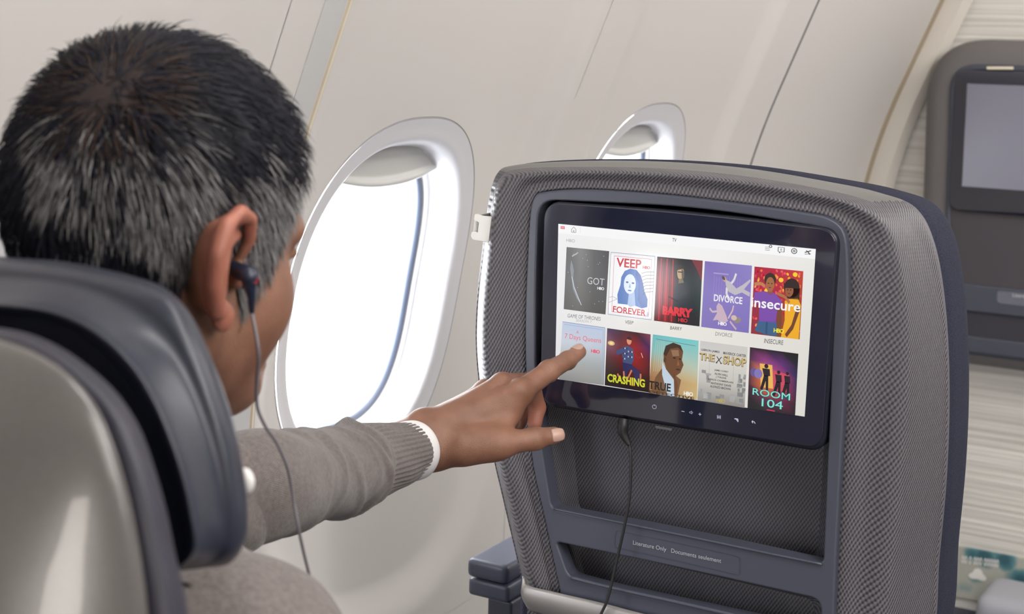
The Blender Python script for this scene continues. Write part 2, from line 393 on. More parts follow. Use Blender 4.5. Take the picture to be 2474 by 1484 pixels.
class Canvas:
    def __init__(s, Y): s.Y = Y; s.V = []; s.F = []; s.C = []
    def q(s, quad): s.quad = [np.array(onY(*p, s.Y)) for p in quad]; return s
    def m(s, u, v, k):
        a, b, c, d = s.quad; p = (a * (1 - u) + b * u) * (1 - v) + (d * (1 - u) + c * u) * v
        return (p[0], p[1] - .00008 * k, p[2])
    def poly(s, pts, col, k=1):
        o = len(s.V); cs = col if isinstance(col, list) else [col] * len(pts)
        for (u, v), c in zip(pts, cs): s.V.append(s.m(u, v, k)); s.C.append(s2l(c))
        s.F.append(list(range(o, o + len(pts))))
    def rect(s, u0, v0, u1, v1, col, k=1): s.poly([(u0, v0), (u1, v0), (u1, v1), (u0, v1)], col, k)
    def grad(s, cols, k=1):                                   # grid of corner colours over the quad
        R, Cn = len(cols), len(cols[0])
        for r in range(R - 1):
            for c in range(Cn - 1):
                u0, u1, v0, v1 = c / (Cn - 1), (c + 1) / (Cn - 1), r / (R - 1), (r + 1) / (R - 1)
                s.poly([(u0, v0), (u1, v0), (u1, v1), (u0, v1)], [cols[r][c], cols[r][c + 1], cols[r + 1][c + 1], cols[r + 1][c]], k)
    def ell(s, u, v, a, b, col, k=2, rot=0, n=20):
        t = np.linspace(0, 2 * np.pi, n, endpoint=False); ca, sa = math.cos(rot), math.sin(rot)
        s.poly([(u + a * math.cos(x) * ca - b * math.sin(x) * sa, v + a * math.cos(x) * sa + b * math.sin(x) * ca) for x in t], col, k)
    def line(s, pts, wd, col, k=3):
        for (a, b), (c, d) in zip(pts[:-1], pts[1:]):
            dx, dy = c - a, d - b; l = math.hypot(dx, dy) or 1; nx, ny = -dy / l * wd / 2, dx / l * wd / 2
            s.poly([(a + nx, b + ny), (c + nx, d + ny), (c - nx, d - ny), (a - nx, b - ny)], col, k)
    def text(s, t, u0, v0, u1, v1, col, k=6, bold=0.0, spacing=1.0):
        Vt, Ft = text_geo(t, bold, spacing); o = len(s.V)
        for x, y in Vt: s.V.append(s.m(u0 + x * (u1 - u0), v1 - y * (v1 - v0), k)); s.C.append(s2l(col))
        s.F += [[i + o for i in f] for f in Ft]
    def build(s, name, mt, parent):
        o = mesh_obj(name, s.V, s.F, mt, parent, smooth=False)
        ca = o.data.color_attributes.new('col', 'FLOAT_COLOR', 'POINT')
        a = np.ones((len(s.V), 4)); a[:, :3] = s.C; ca.data.foreach_set('color', a.ravel())
        return o
# ------------------------------------------------------------------ front seat (seen from behind) with its monitor
def rg(L_, Y): return np.array([onY(x, y, Y) for x, y in L_])
A_ = [(1200,422),(1245,399),(1400,389),(1600,391),(1800,407),(2000,440),(2120,466),(2210,505),(2258,600),(2284,760),(2292,950),(2286,1150),(2268,1350),(2240,1600),(2100,1720),(1700,1660),(1400,1600),(1290,1540),(1262,1400),(1225,1240),(1190,1090),(1165,970),(1152,850),(1153,740),(1165,620),(1180,500)]
B_ = [(1240,450),(1285,425),(1420,418),(1600,424),(1790,443),(1970,473),(2070,502),(2140,560),(2172,680),(2182,800),(2178,950),(2160,1150),(2140,1350),(2110,1580),(2050,1680),(1700,1620),(1420,1570),(1335,1520),(1305,1400),(1272,1240),(1237,1100),(1212,980),(1196,860),(1196,750),(1207,630),(1222,510)]
C_ = [(1292,478),(1320,463),(1420,458),(1600,470),(1780,491),(1940,513),(2010,530),(2045,572),(2052,680),(2050,800),(2043,950),(2032,1150),(2022,1350),(2012,1560),(1990,1620),(1700,1560),(1450,1500),(1370,1470),(1350,1400),(1318,1250),(1290,1120),(1277,980),(1272,860),(1272,750),(1276,640),(1282,530)]
rA, rB, rC = rg(A_, 1.490), rg(B_, 1.424), rg(C_, 1.432)
seat = thing('airline_seat', 'dark grey airline seat seen from behind, lit touchscreen and literature pocket in its back', 'airline seat', (-.605, 1.5, -1.5))
cen = rA.mean(0)
rim_w = np.array([.30,.35,.5,.5,.5,.5,.5,.4,.2,.08] + [.05] * 13 + [.06,.12,.2])[:, None]
rM = rA * (1 - rim_w) + rB * rim_w; rM[:, 1] = 1.462 - .0 * rim_w[:, 0]
rM[:, 1] = 1.490 - .035 * np.clip(rim_w[:, 0] * 2.2, .12, 1)
rAB = rA * .34 + rB * .66; rAB[:, 1] = 1.4325
inA = cen + (rA - cen) * .985; inA[:, 1] = 1.515
rim = loft('shell_rim', [inA, rA, rM], M_rim, seat, n=220, steps=5); rim.data.materials.append(M_shell)
zr = onY(2150, 488, 1.47)[2] + EYE
for p_ in rim.data.polygons: p_.material_index = 0 if p_.center[2] > zr else 1
loft('shell', [rM, rAB, rB, rB * .5 + rC * .5 + np.array([0, .0035, 0]), rC, rC + np.array([0, .03, 0])], M_shell, seat, n=220, steps=6)
# upholstered front half of the backrest
k0 = cen + (rA - cen) * .992; k0[:, 1] = 1.498
tz = np.clip((rA[:, 2] - (rA[:, 2].max() - .06)) / .06, 0, 1)
k1 = cen + (rA - cen) * 1.004; k1[:, 1] = 1.520; k1[:, 2] -= .001 * tz
k2 = k1.copy(); k2[:, 1] = 1.565; k2[:, 2] -= .0045 * tz
k3 = cen + (rA - cen) * .97; k3[:, 1] = 1.592; k3[:, 2] -= .012 * tz
k4 = cen + (rA - cen) * .85; k4[:, 1] = 1.600
loft('backrest_cushion', [k0, k1, k2, k3, k4], M_navy, seat, n=200, steps=5, cap1=True, cap0=True)
# frame with two openings
fo = crom(rg(C_, 1.424), 260)[:, [0, 2]]
fo = list(fo)
op1 = round_poly(pxl([(1304,482),(1700,500),(2026,556),(2010,900),(1991,1362),(1660,1290),(1335,1228),(1298,1000),(1296,700)], 1.424), [.022,.3,.026,.3,.008,.3,.008,.3,.3])
op2 = round_poly(pxl([(1346,1308),(1660,1374),(1986,1447),(1984,1530),(1771,1484),(1480,1421),(1376,1393)], 1.424), [.006,.3,.012,.01,.3,.3,.010])
plate('frame', [fo, op1, op2], 1.421, .022, M_frame, seat, bev=.0022, bres=3)
# pocket lining behind the openings
o1 = rg([(1300,900),(2020,900),(1995,1375),(1330,1240)], 1.446); o1b = rg([(1372,900),(2000,900),(1975,1350),(1400,1235)], 1.474)
def quadloft(name, a, b, m_, par):
    pa = [np.array(p) for p in round_poly([p[[0, 2]] for p in a], .006)]; pb = [np.array(p) for p in round_poly([p[[0, 2]] for p in b], .012)]
    n = len(pa); V_ = [(p[0], a[0][1], p[1]) for p in pa] + [(p[0], b[0][1], p[1]) for p in pb]
    return fixn(mesh_obj(name, V_, grid_faces(2, n) + [tuple(range(n, 2 * n))], m_, par, smooth=False))
quadloft('pocket_lining', o1, o1b, M_pocket, seat)
o2 = rg([(1345,1300),(1995,1440),(1990,1560),(1360,1420)], 1.446); o2b = rg([(1395,1315),(1970,1450),(1960,1560),(1420,1425)], 1.468)
quadloft('slot_lining', o2, o2b, M_pocket, seat)
lipc = [onY(x, y, 1.4195) for x, y in ((1338,1230),(1480,1259),(1660,1296),(1830,1332),(1986,1364))]
tube('pocket_edge', lipc, .0014, M_frame, seat, 10, 50)
lipc = [onY(x, y, 1.4185) for x, y in ((1380,1396),(1480,1421),(1620,1452),(1771,1486),(1900,1514))]
tube('slot_edge', lipc, .0022, M_frame, seat, 10, 50)
# literature label
lb = pxl([(1487,1281),(1640,1312),(1789,1345),(1789,1391),(1640,1356),(1484,1322)], 1.4205)
lo = round_poly(lb, [.004,.2,.004,.004,.2,.004]); cl = np.mean(lb, 0)
li = [cl + (np.array(p) - cl) * np.array([.993, .965]) for p in lo]
plate('label_border', [lo, li], 1.4203, .0006, M_frame, seat, bev=.0001)
def wtext(name, s, p0, p1, h, Y, m_, par, bold=.0, thick=.0):
    """lettering along the line p0-p1 (pixels measured on plane Y), h = height in m"""
    a, b = np.array(onY(*p0, Y)), np.array(onY(*p1, Y)); Vt, Ft = text_geo(s, bold)
    upv = np.array([0, 0, 1.0]); V_ = [a + (b - a) * x + upv * h * y for x, y in Vt]
    return mesh_obj(name, V_, Ft, m_, par, smooth=False)
wtext('label_text', 'Literature Only   Documents seulement', (1529,1319), (1742,1364), .0062, 1.4200, M_label, seat)
# satin trim and lower back below the frame
t0 = rg([(1262,1392),(1275,1414),(1347,1432),(1456,1457),(1548,1481),(1760,1530),(2000,1590)], 1.417)
t1 = rg([(1272,1450),(1290,1472),(1347,1490),(1456,1520),(1548,1548),(1760,1600),(2000,1660)], 1.419)
tv = []; nn = 60
a_ = crom(t0, nn, False); b2_ = crom(t1, nn, False)
for k in range(9):
    f = k / 8; p = a_ * (1 - f) + b2_ * f; p[:, 1] -= .004 * math.sin(math.pi * f); tv.append(p)
so = fixn(mesh_obj('trim_band', np.vstack(tv), grid_faces(9, nn, False), M_silver, seat)); s_ = so.modifiers.new('s', 'SOLIDIFY'); s_.thickness = .004
l0 = rg([(1272,1448),(1292,1464),(1347,1482),(1456,1512),(1548,1540),(1760,1592),(2000,1650),(2000,1800),(1640,1800),(1290,1800)], 1.422)
nl = len(l0); fixn(mesh_obj('lower_back', np.vstack([l0, l0 + np.array([0, .07, 0])]), grid_faces(2, nl) + [tuple(range(nl)), tuple(range(nl, 2 * nl))], M_shell, seat, smooth=False))
box('seat_pan', (-.87, 1.56, -1.02), (-.34, 2.02, -.93), M_navy, seat, .03)
box('lower_backrest', (-.84, 1.47, -.98), (-.37, 1.59, -.55), M_navy, seat, .03)
box('pedestal', (-.80, 1.60, -1.5), (-.42, 1.92, -1.01), M_frame, seat, .01)
# armrest at the window side
a0 = onY(1141, 1362, 1.56); a1 = onY(1256, 1362, 1.56)
zt = onY(1160, 1352, 1.56)[2]; zm = onY(1160, 1392, 1.56)[2]; zb = onY(1160, 1438, 1.56)[2]
box('armrest_pad', (a0[0], 1.545, zm + .001), (a0[0] + .060, 1.83, zt + .004), M_arm, seat, .009, 4)
box('armrest_base', (a0[0], 1.550, zb + .001), (a0[0] + .060, 1.82, zm - .0015), M_arm, seat, .006, 3)
box('armrest_post', (a0[0] + .024, 1.56, -1.45), (a0[0] + .060, 1.80, zb), M_frame, seat, .004)
# coat hook clipped over the shell edge
ch = pxl([(1168,512),(1185,519),(1209,520),(1216,527),(1213,577),(1207,584),(1163,576),(1158,566),(1161,556),(1175,558),(1178,533),(1166,529)], 1.455)
plate('coat_hook', [round_poly(ch, [.003,.002,.003,.003,.003,.003,.003,.002,.001,.001,.002,.002])], 1.4355, .006, M_white, seat, bev=.001)
ch = pxl([(1163,520),(1172,515),(1168,580),(1158,572)], 1.46)
plate('hook_wrap', [round_poly(ch, .002)], 1.445, .045, M_white, seat, bev=.0015)

# monitor
MY = 1.4125
go = round_poly(pxl([(1315,489),(1660,514),(2023,557),(2003,830),(1985,1085),(1640,1027),(1305,972),(1310,730)], MY), [.020,.5,.020,.5,.018,.5,.018,.5], 12)
mon = plate('monitor', [[(p[0] + .0015 * np.sign(p[0] + .62), p[1] + (.0012 if p[1] > -.28 else -.0052)) for p in go]], MY + .0040, .040, M_black, seat, bev=.004, bres=3)
plate('monitor_glass', [go], MY, .0035, M_glass, mon, bev=.0010, bres=3)
cv = Canvas(MY - .0003)
OFF = (238, 235, 230)
cv.q([(1349,541),(1971,602),(1944,1007),(1341,915)])
cv.grad([[(246, 246, 248), (252, 252, 252), (240, 238, 233)], [(240, 240, 242), (238, 236, 228), (229, 226, 220)], [(225, 225, 228), (234, 231, 226), (226, 223, 217)]], 0)
cv.rect(0, 0, 1, .0585, (253, 253, 254), 1)
cv.rect(.010, .012, .028, .030, (232, 120, 130), 2); cv.rect(.012, .017, .026, .024, (245, 170, 175), 3)
g = (140, 140, 145); dk = (60, 60, 68)
cv.line([(.057, .045), (.057, .025), (.066, .010), (.075, .025), (.075, .045), (.057, .045)], .0022, g, 2); cv.line([(.063, .045), (.066, .03), (.069, .045)], .002, g, 2)
cv.line([(.093, .005), (.093, .045)], .001, (215, 215, 215), 2)
cv.text('HBO', .036, .088, .072, .108, (170, 168, 165), 2)
cv.text('TV', .467, .018, .483, .040, (70, 70, 76), 2, .01)
for k in range(3): cv.line([(.818, .016 + k * .009), (.836, .016 + k * .009)], .0022, dk, 2)
cv.ell(.838, .010, .006, .009, dk, 2); cv.ell(.838, .010, .0035, .005, (250, 250, 250), 3)
cv.line([(.866, .010), (.888, .010), (.888, .036), (.876, .036), (.871, .044), (.871, .036), (.866, .036), (.866, .010)], .0025, dk, 2); cv.text('8', .874, .016, .880, .030, dk, 3)
cv.ell(.924, .024, .011, .017, dk, 2); cv.ell(.924, .024, .008, .0125, (250, 250, 250), 3); cv.ell(.924, .024, .0045, .007, dk, 4); cv.ell(.924, .024, .002, .003, (250, 250, 250), 5)
cv.line([(.962, .026), (.984, .012)], .005, dk, 2); cv.line([(.966, .014), (.974, .020), (.980, .036)], .004, dk, 2); cv.line([(.962, .036), (.984, .030)], .003, dk, 2)
cap = [('GAME OF THRONES', 1372, 758, 1452, 768, (120, 118, 116)), ('SEASON 7', 1392, 771, 1430, 778, (185, 180, 172)), ('VEEP', 1511, 774, 1531, 783, (60, 58, 58)), ('BARRY', 1620, 788, 1648, 797, (60, 58, 58)),
       ('DIVORCE', 1729, 802, 1770, 812, (130, 128, 128)), ('INSECURE', 1847, 818, 1893, 830, (60, 58, 58))]
for t, x0, y0, x1, y1, c in cap:
    sl = (x1 - x0) * .105; h = y1 - y0 - 1
    cv.q([(x0, y0), (x1, y0 + sl), (x1 - 1, y0 + sl + h), (x0 - 1, y0 + h)]); cv.text(t, 0, 0, 1, 1, c, 2)
def hbo(u0, v0, u1, v1, c): cv.text('HBO', u0, v0, u1, v1, c, 9, .03, .85)
# 1 dark grey poster
cv.q([(1369,597),(1472,607),(1463,760),(1362,747)])
cv.grad([[(112, 112, 114), (140, 140, 142), (104, 104, 106), (82, 82, 86)], [(118, 118, 120), (128, 128, 128), (102, 102, 104), (86, 86, 90)], [(100, 100, 100), (112, 110, 108), (92, 90, 88), (78, 76, 76)]], 1)
cv.text('GOT', .53, .44, .93, .55, (205, 208, 212), 3); hbo(.78, .575, .94, .62, (245, 245, 245))
R_ = random.Random(4)
cv.poly([(.12, .20), (.16, .26), (.20, .36), (.19, .48), (.23, .60), (.30, .72), (.42, .90), (.30, .80), (.20, .66), (.15, .48), (.11, .34)], (150, 156, 166), 2)
cv.line([(.16, .46), (.22, .62), (.33, .78), (.42, .90)], .012, (225, 230, 236), 3); cv.line([(.14, .14), (.28, .07)], .02, (190, 192, 196), 3)
for k in range(16): cv.ell(R_.random(), R_.random(), .008, .006, (205, 208, 212), 3, n=8)
# 2 stamp poster
cv.q([(1475,608),(1584,618),(1575,775),(1468,761)])
cv.rect(0, 0, 1, 1, (250, 250, 252), 1)
cv.line([(.01, .01), (.99, .01), (.99, .99), (.01, .99), (.01, .01)], .008, (120, 130, 150), 2)
cv.line([(.09, .06), (.92, .06), (.92, .94), (.09, .94), (.09, .06)], .008, (215, 130, 140), 2)
for k in range(26): cv.ell(.03 + .94 * k / 25, .972, .010, .006, (190, 196, 208), 2, n=6); cv.ell(.03 + .94 * k / 25, .03, .010, .006, (200, 206, 216), 2, n=6)
cv.text('VEEP', .15, .085, .70, .225, (205, 40, 55), 6, .02); hbo(.74, .17, .90, .215, (205, 40, 55))
cv.text('FOREVER', .12, .845, .86, .945, (205, 40, 55), 6, .015); cv.text('USA', .88, .87, .92, .93, (40, 90, 150), 6)
B1, B2 = (84, 124, 192), (60, 98, 172)
cv.poly([(.22, .80), (.20, .66), (.26, .50), (.27, .38), (.34, .28), (.46, .235), (.60, .245), (.70, .32), (.76, .44), (.80, .56), (.88, .68), (.88, .80), (.76, .83), (.60, .80), (.36, .80)], B1, 2)
cv.poly([(.60, .25), (.70, .32), (.76, .44), (.80, .56), (.88, .68), (.88, .80), (.76, .83), (.66, .70), (.66, .45), (.58, .32)], B2, 3)
cv.ell(.47, .475, .135, .155, (228, 236, 248), 4); cv.poly([(.46, .60), (.58, .58), (.62, .80), (.50, .83), (.44, .80)], (176, 198, 232), 3)
cv.ell(.41, .45, .030, .014, B2, 5); cv.ell(.54, .455, .030, .014, B2, 5); cv.poly([(.47, .46), (.50, .53), (.45, .535)], (150, 178, 222), 5); cv.ell(.475, .575, .045, .010, B2, 5)
for k in range(7): cv.line([(.72 + .008 * k, .29 + .055 * k), (.82, .262 + .052 * k), (.99, .25 + .05 * k)], .007, (50, 50, 60), 6)
cv.line([(.02, .72), (.10, .70), (.20, .73), (.02, .80)], .006, (150, 155, 170), 4)
# 3 red curtain poster
cv.q([(1588,620),(1698,630),(1690,789),(1580,775)])
cv.grad([[(60, 10, 16), (50, 6, 12), (12, 12, 16), (42, 34, 44), (100, 44, 54)], [(150, 16, 28), (140, 14, 26), (14, 18, 24), (22, 40, 44), (60, 70, 74)], [(120, 8, 20), (170, 22, 34), (10, 16, 22), (16, 26, 34), (36, 56, 60)], [(80, 6, 16), (130, 10, 24), (16, 14, 22), (24, 22, 32), (24, 26, 34)]], 1)
for k in range(6): cv.poly([(.02 + .065 * k, .02), (.04 + .065 * k, .02), (.05 + .07 * k, .98), (.02 + .07 * k, .98)], (196, 30, 44) if k % 2 else (96, 8, 20), 2)
cv.poly([(.76, .0), (1, .0), (1, .32), (.90, .16)], (130, 52, 62), 2)
cv.poly([(.42, .42), (.50, .36), (.60, .33), (.76, .40), (.84, .60), (.86, .80), (.40, .80)], (26, 40, 50), 3)
cv.ell(.535, .215, .075, .105, (196, 160, 118), 4); cv.poly([(.46, .18), (.47, .10), (.54, .08), (.62, .11), (.63, .20), (.58, .15)], (40, 28, 24), 5); cv.poly([(.55, .14), (.62, .20), (.62, .28), (.57, .33)], (90, 84, 70), 5)
cv.rect(.475, .195, .575, .212, (30, 22, 20), 6); cv.poly([(.50, .31), (.59, .30), (.62, .36), (.50, .38)], (120, 110, 84), 4)
cv.poly([(.28, .60), (.30, .59), (.52, .645), (.50, .67)], (10, 10, 12), 6)
cv.text('BARRY', .18, .745, .84, .885, (226, 44, 60), 7, .06, .9); hbo(.54, .905, .74, .965, (206, 40, 54))
# 4 purple poster
cv.q([(1703,631),(1817,642),(1809,805),(1694,790)])
cv.grad([[(128, 112, 186), (144, 132, 200)], [(140, 126, 198), (138, 124, 198)], [(134, 120, 190), (128, 112, 188)]], 1)
for k in range(11): cv.line([(.22 + .055 * k, .20 + .01 * (k % 3)), (.22 + .055 * k, .56)], .006, (158, 146, 210), 2)
cv.line([(.20, .165), (.52, .165)], .02, (170, 158, 214), 2)
W1 = (226, 222, 226); W2 = (196, 190, 200)
cv.poly([(.45, .24), (.56, .27), (.70, .36), (.82, .30), (.98, .20), (.99, .23), (.86, .36), (.99, .40), (.98, .46), (.82, .41), (.68, .46), (.54, .42), (.48, .34)], W2, 4)
cv.line([(.58, .30), (.64, .24), (.68, .14)], .04, W1, 4); cv.line([(.50, .36), (.50, .46), (.56, .54)], .045, W1, 4); cv.ell(.44, .24, .045, .035, (206, 170, 160), 5, .6); cv.ell(.42, .225, .04, .025, (100, 80, 76), 6, .6)
cv.text('DIVORCE', .24, .48, .84, .585, (246, 244, 250), 7, .02)
cv.poly([(.34, .60), (.42, .64), (.52, .78), (.56, .86), (.44, .92), (.34, .86), (.24, .88), (.32, .76), (.30, .66)], (206, 180, 196), 4)
cv.line([(.16, .70), (.22, .75), (.34, .73)], .03, (210, 186, 196), 4); cv.line([(.56, .82), (.64, .70), (.66, .62)], .028, (216, 188, 190), 4); cv.line([(.60, .86), (.70, .94), (.74, .97)], .03, (206, 176, 186), 4)
cv.ell(.68, .80, .06, .04, (216, 190, 180), 5); cv.ell(.75, .83, .08, .045, (150, 140, 130), 4, -.2); hbo(.36, .885, .54, .935, (248, 248, 252))
# 5 flower wall poster
cv.q([(1823,644),(1941,655.5),(1932,820.5),(1814,806)])
cv.grad([[(176, 24, 60), (190, 30, 60), (206, 60, 50)], [(160, 24, 66), (170, 30, 50), (160, 60, 30)], [(150, 40, 60), (120, 60, 40), (160, 100, 20)]], 1)
R_ = random.Random(9); FC = [(226, 60, 60), (240, 120, 60), (200, 20, 70), (250, 190, 50), (236, 90, 110), (180, 14, 50), (246, 150, 90)]
for k in range(150): cv.ell(R_.random() * .96 + .02, R_.random() * .55 + .03 if k < 120 else R_.random() * .35 + .6, .028, .020, R_.choice(FC), 2, R_.random() * 3, 7)
for u, v in ((.84, .06), (.56, .16), (.90, .24), (.28, .34)): cv.ell(u, v, .05, .035, (250, 210, 50), 3, 0, 8)
cv.poly([(.66, .46), (.78, .42), (.92, .40), (.99, .50), (.98, 1), (.62, 1), (.68, .74)], (244, 176, 30), 4)
cv.ell(.79, .26, .16, .14, (44, 24, 24), 4); cv.rect(.70, .26, .95, .42, (44, 24, 24), 4); cv.ell(.74, .30, .085, .095, (150, 90, 60), 5)
cv.poly([(.62, .20), (.84, .18), (.84, .26), (.63, .27)], (40, 22, 22), 6)
cv.poly([(.03, .38), (.24, .35), (.44, .36), (.60, .46), (.60, .56), (.52, .58), (.50, .80), (.16, .80), (.14, .56), (.03, .52)], (124, 74, 172), 5)
cv.poly([(.14, .80), (.52, .78), (.54, .99), (.32, .99), (.08, .95)], (58, 96, 138), 5); cv.rect(.30, .80, .34, .98, (44, 78, 118), 6)
cv.poly([(.52, .58), (.60, .56), (.62, .80), (.58, .94), (.52, .94)], (120, 66, 40), 5); cv.poly([(.92, .50), (.99, .54), (.86, .86), (.74, .99), (.70, .95), (.82, .80)], (112, 60, 36), 6)
cv.ell(.34, .17, .12, .10, (48, 30, 22), 5); cv.ell(.345, .24, .088, .11, (166, 104, 64), 6); cv.rect(.30, .33, .40, .39, (150, 92, 56), 5)
cv.line([(.02, .26), (.16, .24), (.24, .28)], .05, (196, 128, 84), 4); cv.line([(.50, .36), (.66, .40), (.76, .48)], .045, (176, 112, 68), 7)
for a, b in ((.31, .225), (.38, .225), (.71, .29), (.77, .29)): cv.ell(a, b, .016, .008, (30, 16, 14), 8, n=8)
cv.ell(.345, .285, .025, .008, (110, 40, 36), 8, n=8); cv.ell(.74, .345, .022, .008, (110, 40, 36), 8, n=8)
cv.text('insecure', -.02, .46, .985, .60, (252, 252, 252), 12, .015); hbo(.47, .875, .68, .94, (240, 230, 60))
# 6 pale poster
cv.q([(1359,777.5),(1462,792),(1459,931),(1350,917)])
cv.grad([[(196, 208, 232), (190, 204, 228)], [(206, 212, 222), (196, 206, 220)], [(176, 178, 178), (170, 176, 178)], [(140, 142, 140), (150, 150, 146)]], 1)
cv.line([(.04, .04), (.96, .04), (.96, .96)], .008, (160, 176, 214), 2); cv.line([(.0, .0), (1, 0), (1, 1)], .008, (120, 136, 176), 2)
cv.text('A', .34, .115, .40, .165, (236, 110, 130), 5); cv.text('7 Days Queens', .08, .19, .92, .30, (236, 110, 130), 5); hbo(.70, .40, .90, .46, (236, 80, 110))
# 7 stage poster
cv.q([(1467,793),(1572,808),(1569,949),(1461,931)])
cv.grad([[(70, 50, 90), (56, 30, 50), (60, 12, 22), (130, 60, 80)], [(130, 90, 110), (110, 40, 50), (150, 20, 30), (70, 24, 90)], [(90, 60, 60), (110, 24, 34), (150, 18, 26), (90, 14, 24)], [(56, 40, 40), (50, 12, 18), (70, 10, 16), (40, 6, 12)], [(30, 18, 20), (20, 6, 8), (16, 4, 6), (14, 4, 6)]], 1)
cv.ell(.11, .25, .08, .04, (226, 190, 120), 2); cv.ell(.11, .25, .04, .022, (250, 226, 160), 3)
cv.ell(.52, .16, .055, .07, (226, 150, 120), 5); cv.poly([(.46, .12), (.52, .08), (.58, .12), (.57, .15), (.47, .14)], (60, 24, 20), 6)
cv.poly([(.40, .28), (.50, .25), (.62, .30), (.64, .48), (.58, .58), (.40, .56), (.36, .40), (.26, .44), (.22, .38)], (66, 78, 122), 4)
for k in range(14):
    cv.rect(.38 + .04 * (k % 6), .29 + .045 * (k // 3), .405 + .04 * (k % 6), .315 + .045 * (k // 3), (196, 206, 222) if k % 2 else (34, 42, 84), 5)
cv.line([(.62, .34), (.74, .44), (.80, .40)], .04, (150, 30, 34), 5); cv.line([(.80, .34), (.84, .42)], .015, (236, 180, 170), 6)
cv.poly([(.38, .55), (.58, .56), (.78, .66), (.78, .86), (.66, .90), (.66, .72), (.52, .66), (.48, .80), (.42, .78)], (38, 36, 88), 5)
for a in ([(.44, .88), (.42, .70)], [(.50, .84), (.60, .66)], [(.80, .88), (.80, .70)], [(.34, .84), (.28, .76)]): cv.line(a, .035, (206, 122, 90), 6)
cv.ell(.62, .86, .08, .08, (130, 50, 36), 5)
cv.text('CRASHING', .06, .785, .90, .925, (214, 222, 52), 8, .03)
# 8 portrait in suit poster
cv.q([(1577.5,808),(1688,823.5),(1684,967),(1567,949)])
cv.grad([[(106, 190, 196), (112, 200, 204), (120, 204, 206)], [(130, 190, 186), (160, 200, 190), (150, 200, 192)], [(180, 150, 110), (190, 186, 160), (190, 200, 180)], [(160, 110, 70), (190, 150, 100), (206, 176, 120)], [(150, 112, 78), (170, 140, 96), (206, 180, 130)]], 1)
cv.poly([(.12, .72), (.24, .56), (.36, .54), (.66, .70), (.60, 1), (.05, 1)], (120, 84, 54), 3)
cv.poly([(.24, .44), (.34, .56), (.52, .72), (.56, 1), (.40, 1), (.26, .66)], (196, 212, 226), 4); cv.poly([(.50, .60), (.60, .78), (.58, 1), (.54, 1)], (110, 66, 34), 5)
cv.poly([(.26, .30), (.30, .16), (.46, .09), (.62, .12), (.68, .22), (.66, .36), (.70, .44), (.64, .58), (.50, .68), (.34, .56), (.28, .42)], (112, 72, 44), 5)
cv.poly([(.26, .30), (.30, .16), (.46, .09), (.62, .12), (.68, .22), (.56, .16), (.40, .20), (.32, .34)], (62, 40, 26), 6)
cv.poly([(.42, .22), (.58, .20), (.60, .30), (.46, .32)], (150, 112, 84), 6); cv.ell(.50, .345, .03, .012, (30, 20, 14), 7); cv.ell(.62, .35, .022, .012, (30, 20, 14), 7); cv.poly([(.58, .36), (.62, .46), (.56, .465)], (146, 96, 60), 7); cv.ell(.59, .53, .05, .014, (72, 40, 30), 7)
cv.ell(.30, .40, .03, .05, (92, 56, 34), 6)
for k in range(5): cv.line([(.08 + .045 * k, .10), (.07 + .045 * k, .62)], .006, (196, 206, 186), 2)
cv.line([(.08, .07), (.94, .095)], .006, (60, 90, 96), 2)
cv.text('TRUE', .00, .79, .46, .93, (34, 26, 24), 8, .03); cv.text('DETECTIVE', .02, .955, .95, 1.0, (60, 44, 30), 8, .02); hbo(.73, .88, .92, .95, (246, 244, 236))
# 9 shop poster
cv.q([(1692,823.5),(1806.5,839),(1799,986),(1685,967)])
cv.grad([[(206, 204, 202), (210, 206, 202)], [(220, 216, 210), (214, 210, 204)], [(200, 196, 190), (196, 192, 186)], [(150, 146, 140), (140, 134, 128)]], 1)
R_ = random.Random(3)
for k in range(24):
    u = R_.choice([R_.random() * .2, .8 + R_.random() * .15]); v = .45 + R_.random() * .45; cv.rect(u, v, u + .04 + R_.random() * .08, v + .03 + R_.random() * .05, (170 - R_.randint(0, 40),) * 3, 2)
for k in range(10): u = .1 + R_.random() * .7; cv.rect(u, .80 + R_.random() * .14, u + .1, .86 + R_.random() * .12, (130 + R_.randint(0, 60),) * 3, 2)
cv.text('LEBRON JAMES', .03, .125, .42, .170, (70, 66, 62), 4, .02); cv.text('MAVERICK CARTER', .50, .125, .98, .170, (70, 66, 62), 4, .02)
cv.text('THE', .0, .195, .33, .325, (86, 66, 40), 4, .05); cv.text('THE', .005, .19, .325, .315, (216, 192, 130), 6, .01)
cv.line([(.37, .22), (.46, .32)], .016, (70, 62, 54), 5); cv.line([(.47, .22), (.37, .32)], .016, (70, 62, 54), 5); cv.ell(.37, .325, .018, .012, (70, 62, 54), 5); cv.ell(.465, .325, .018, .012, (70, 62, 54), 5)
cv.text('SHOP', .50, .185, .995, .335, (86, 66, 40), 4, .05); cv.text('SHOP', .505, .18, .99, .325, (216, 192, 130), 6, .01)
cv.line([(.22, .34), (.22, .66)], .004, (150, 146, 140), 3); cv.line([(.73, .34), (.73, .66)], .004, (150, 146, 140), 3)
for k, (t, a, b) in enumerate((('JAMES COREY', .33, .63), ('ALVIN HALL', .34, .62), ('J TYRONE', .37, .59), ('JERRICK CHAMBERLAIN', .20, .74), ('ANTHONY DAVIS', .27, .70), ('ALONZO BROWN', .26, .69))): cv.text(t, a, .435 + .055 * k, b, .472 + .055 * k, (60, 58, 56), 5, .02)
cv.text('HBO', .41, .915, .59, .975, (190, 170, 90), 9, .03, .85)
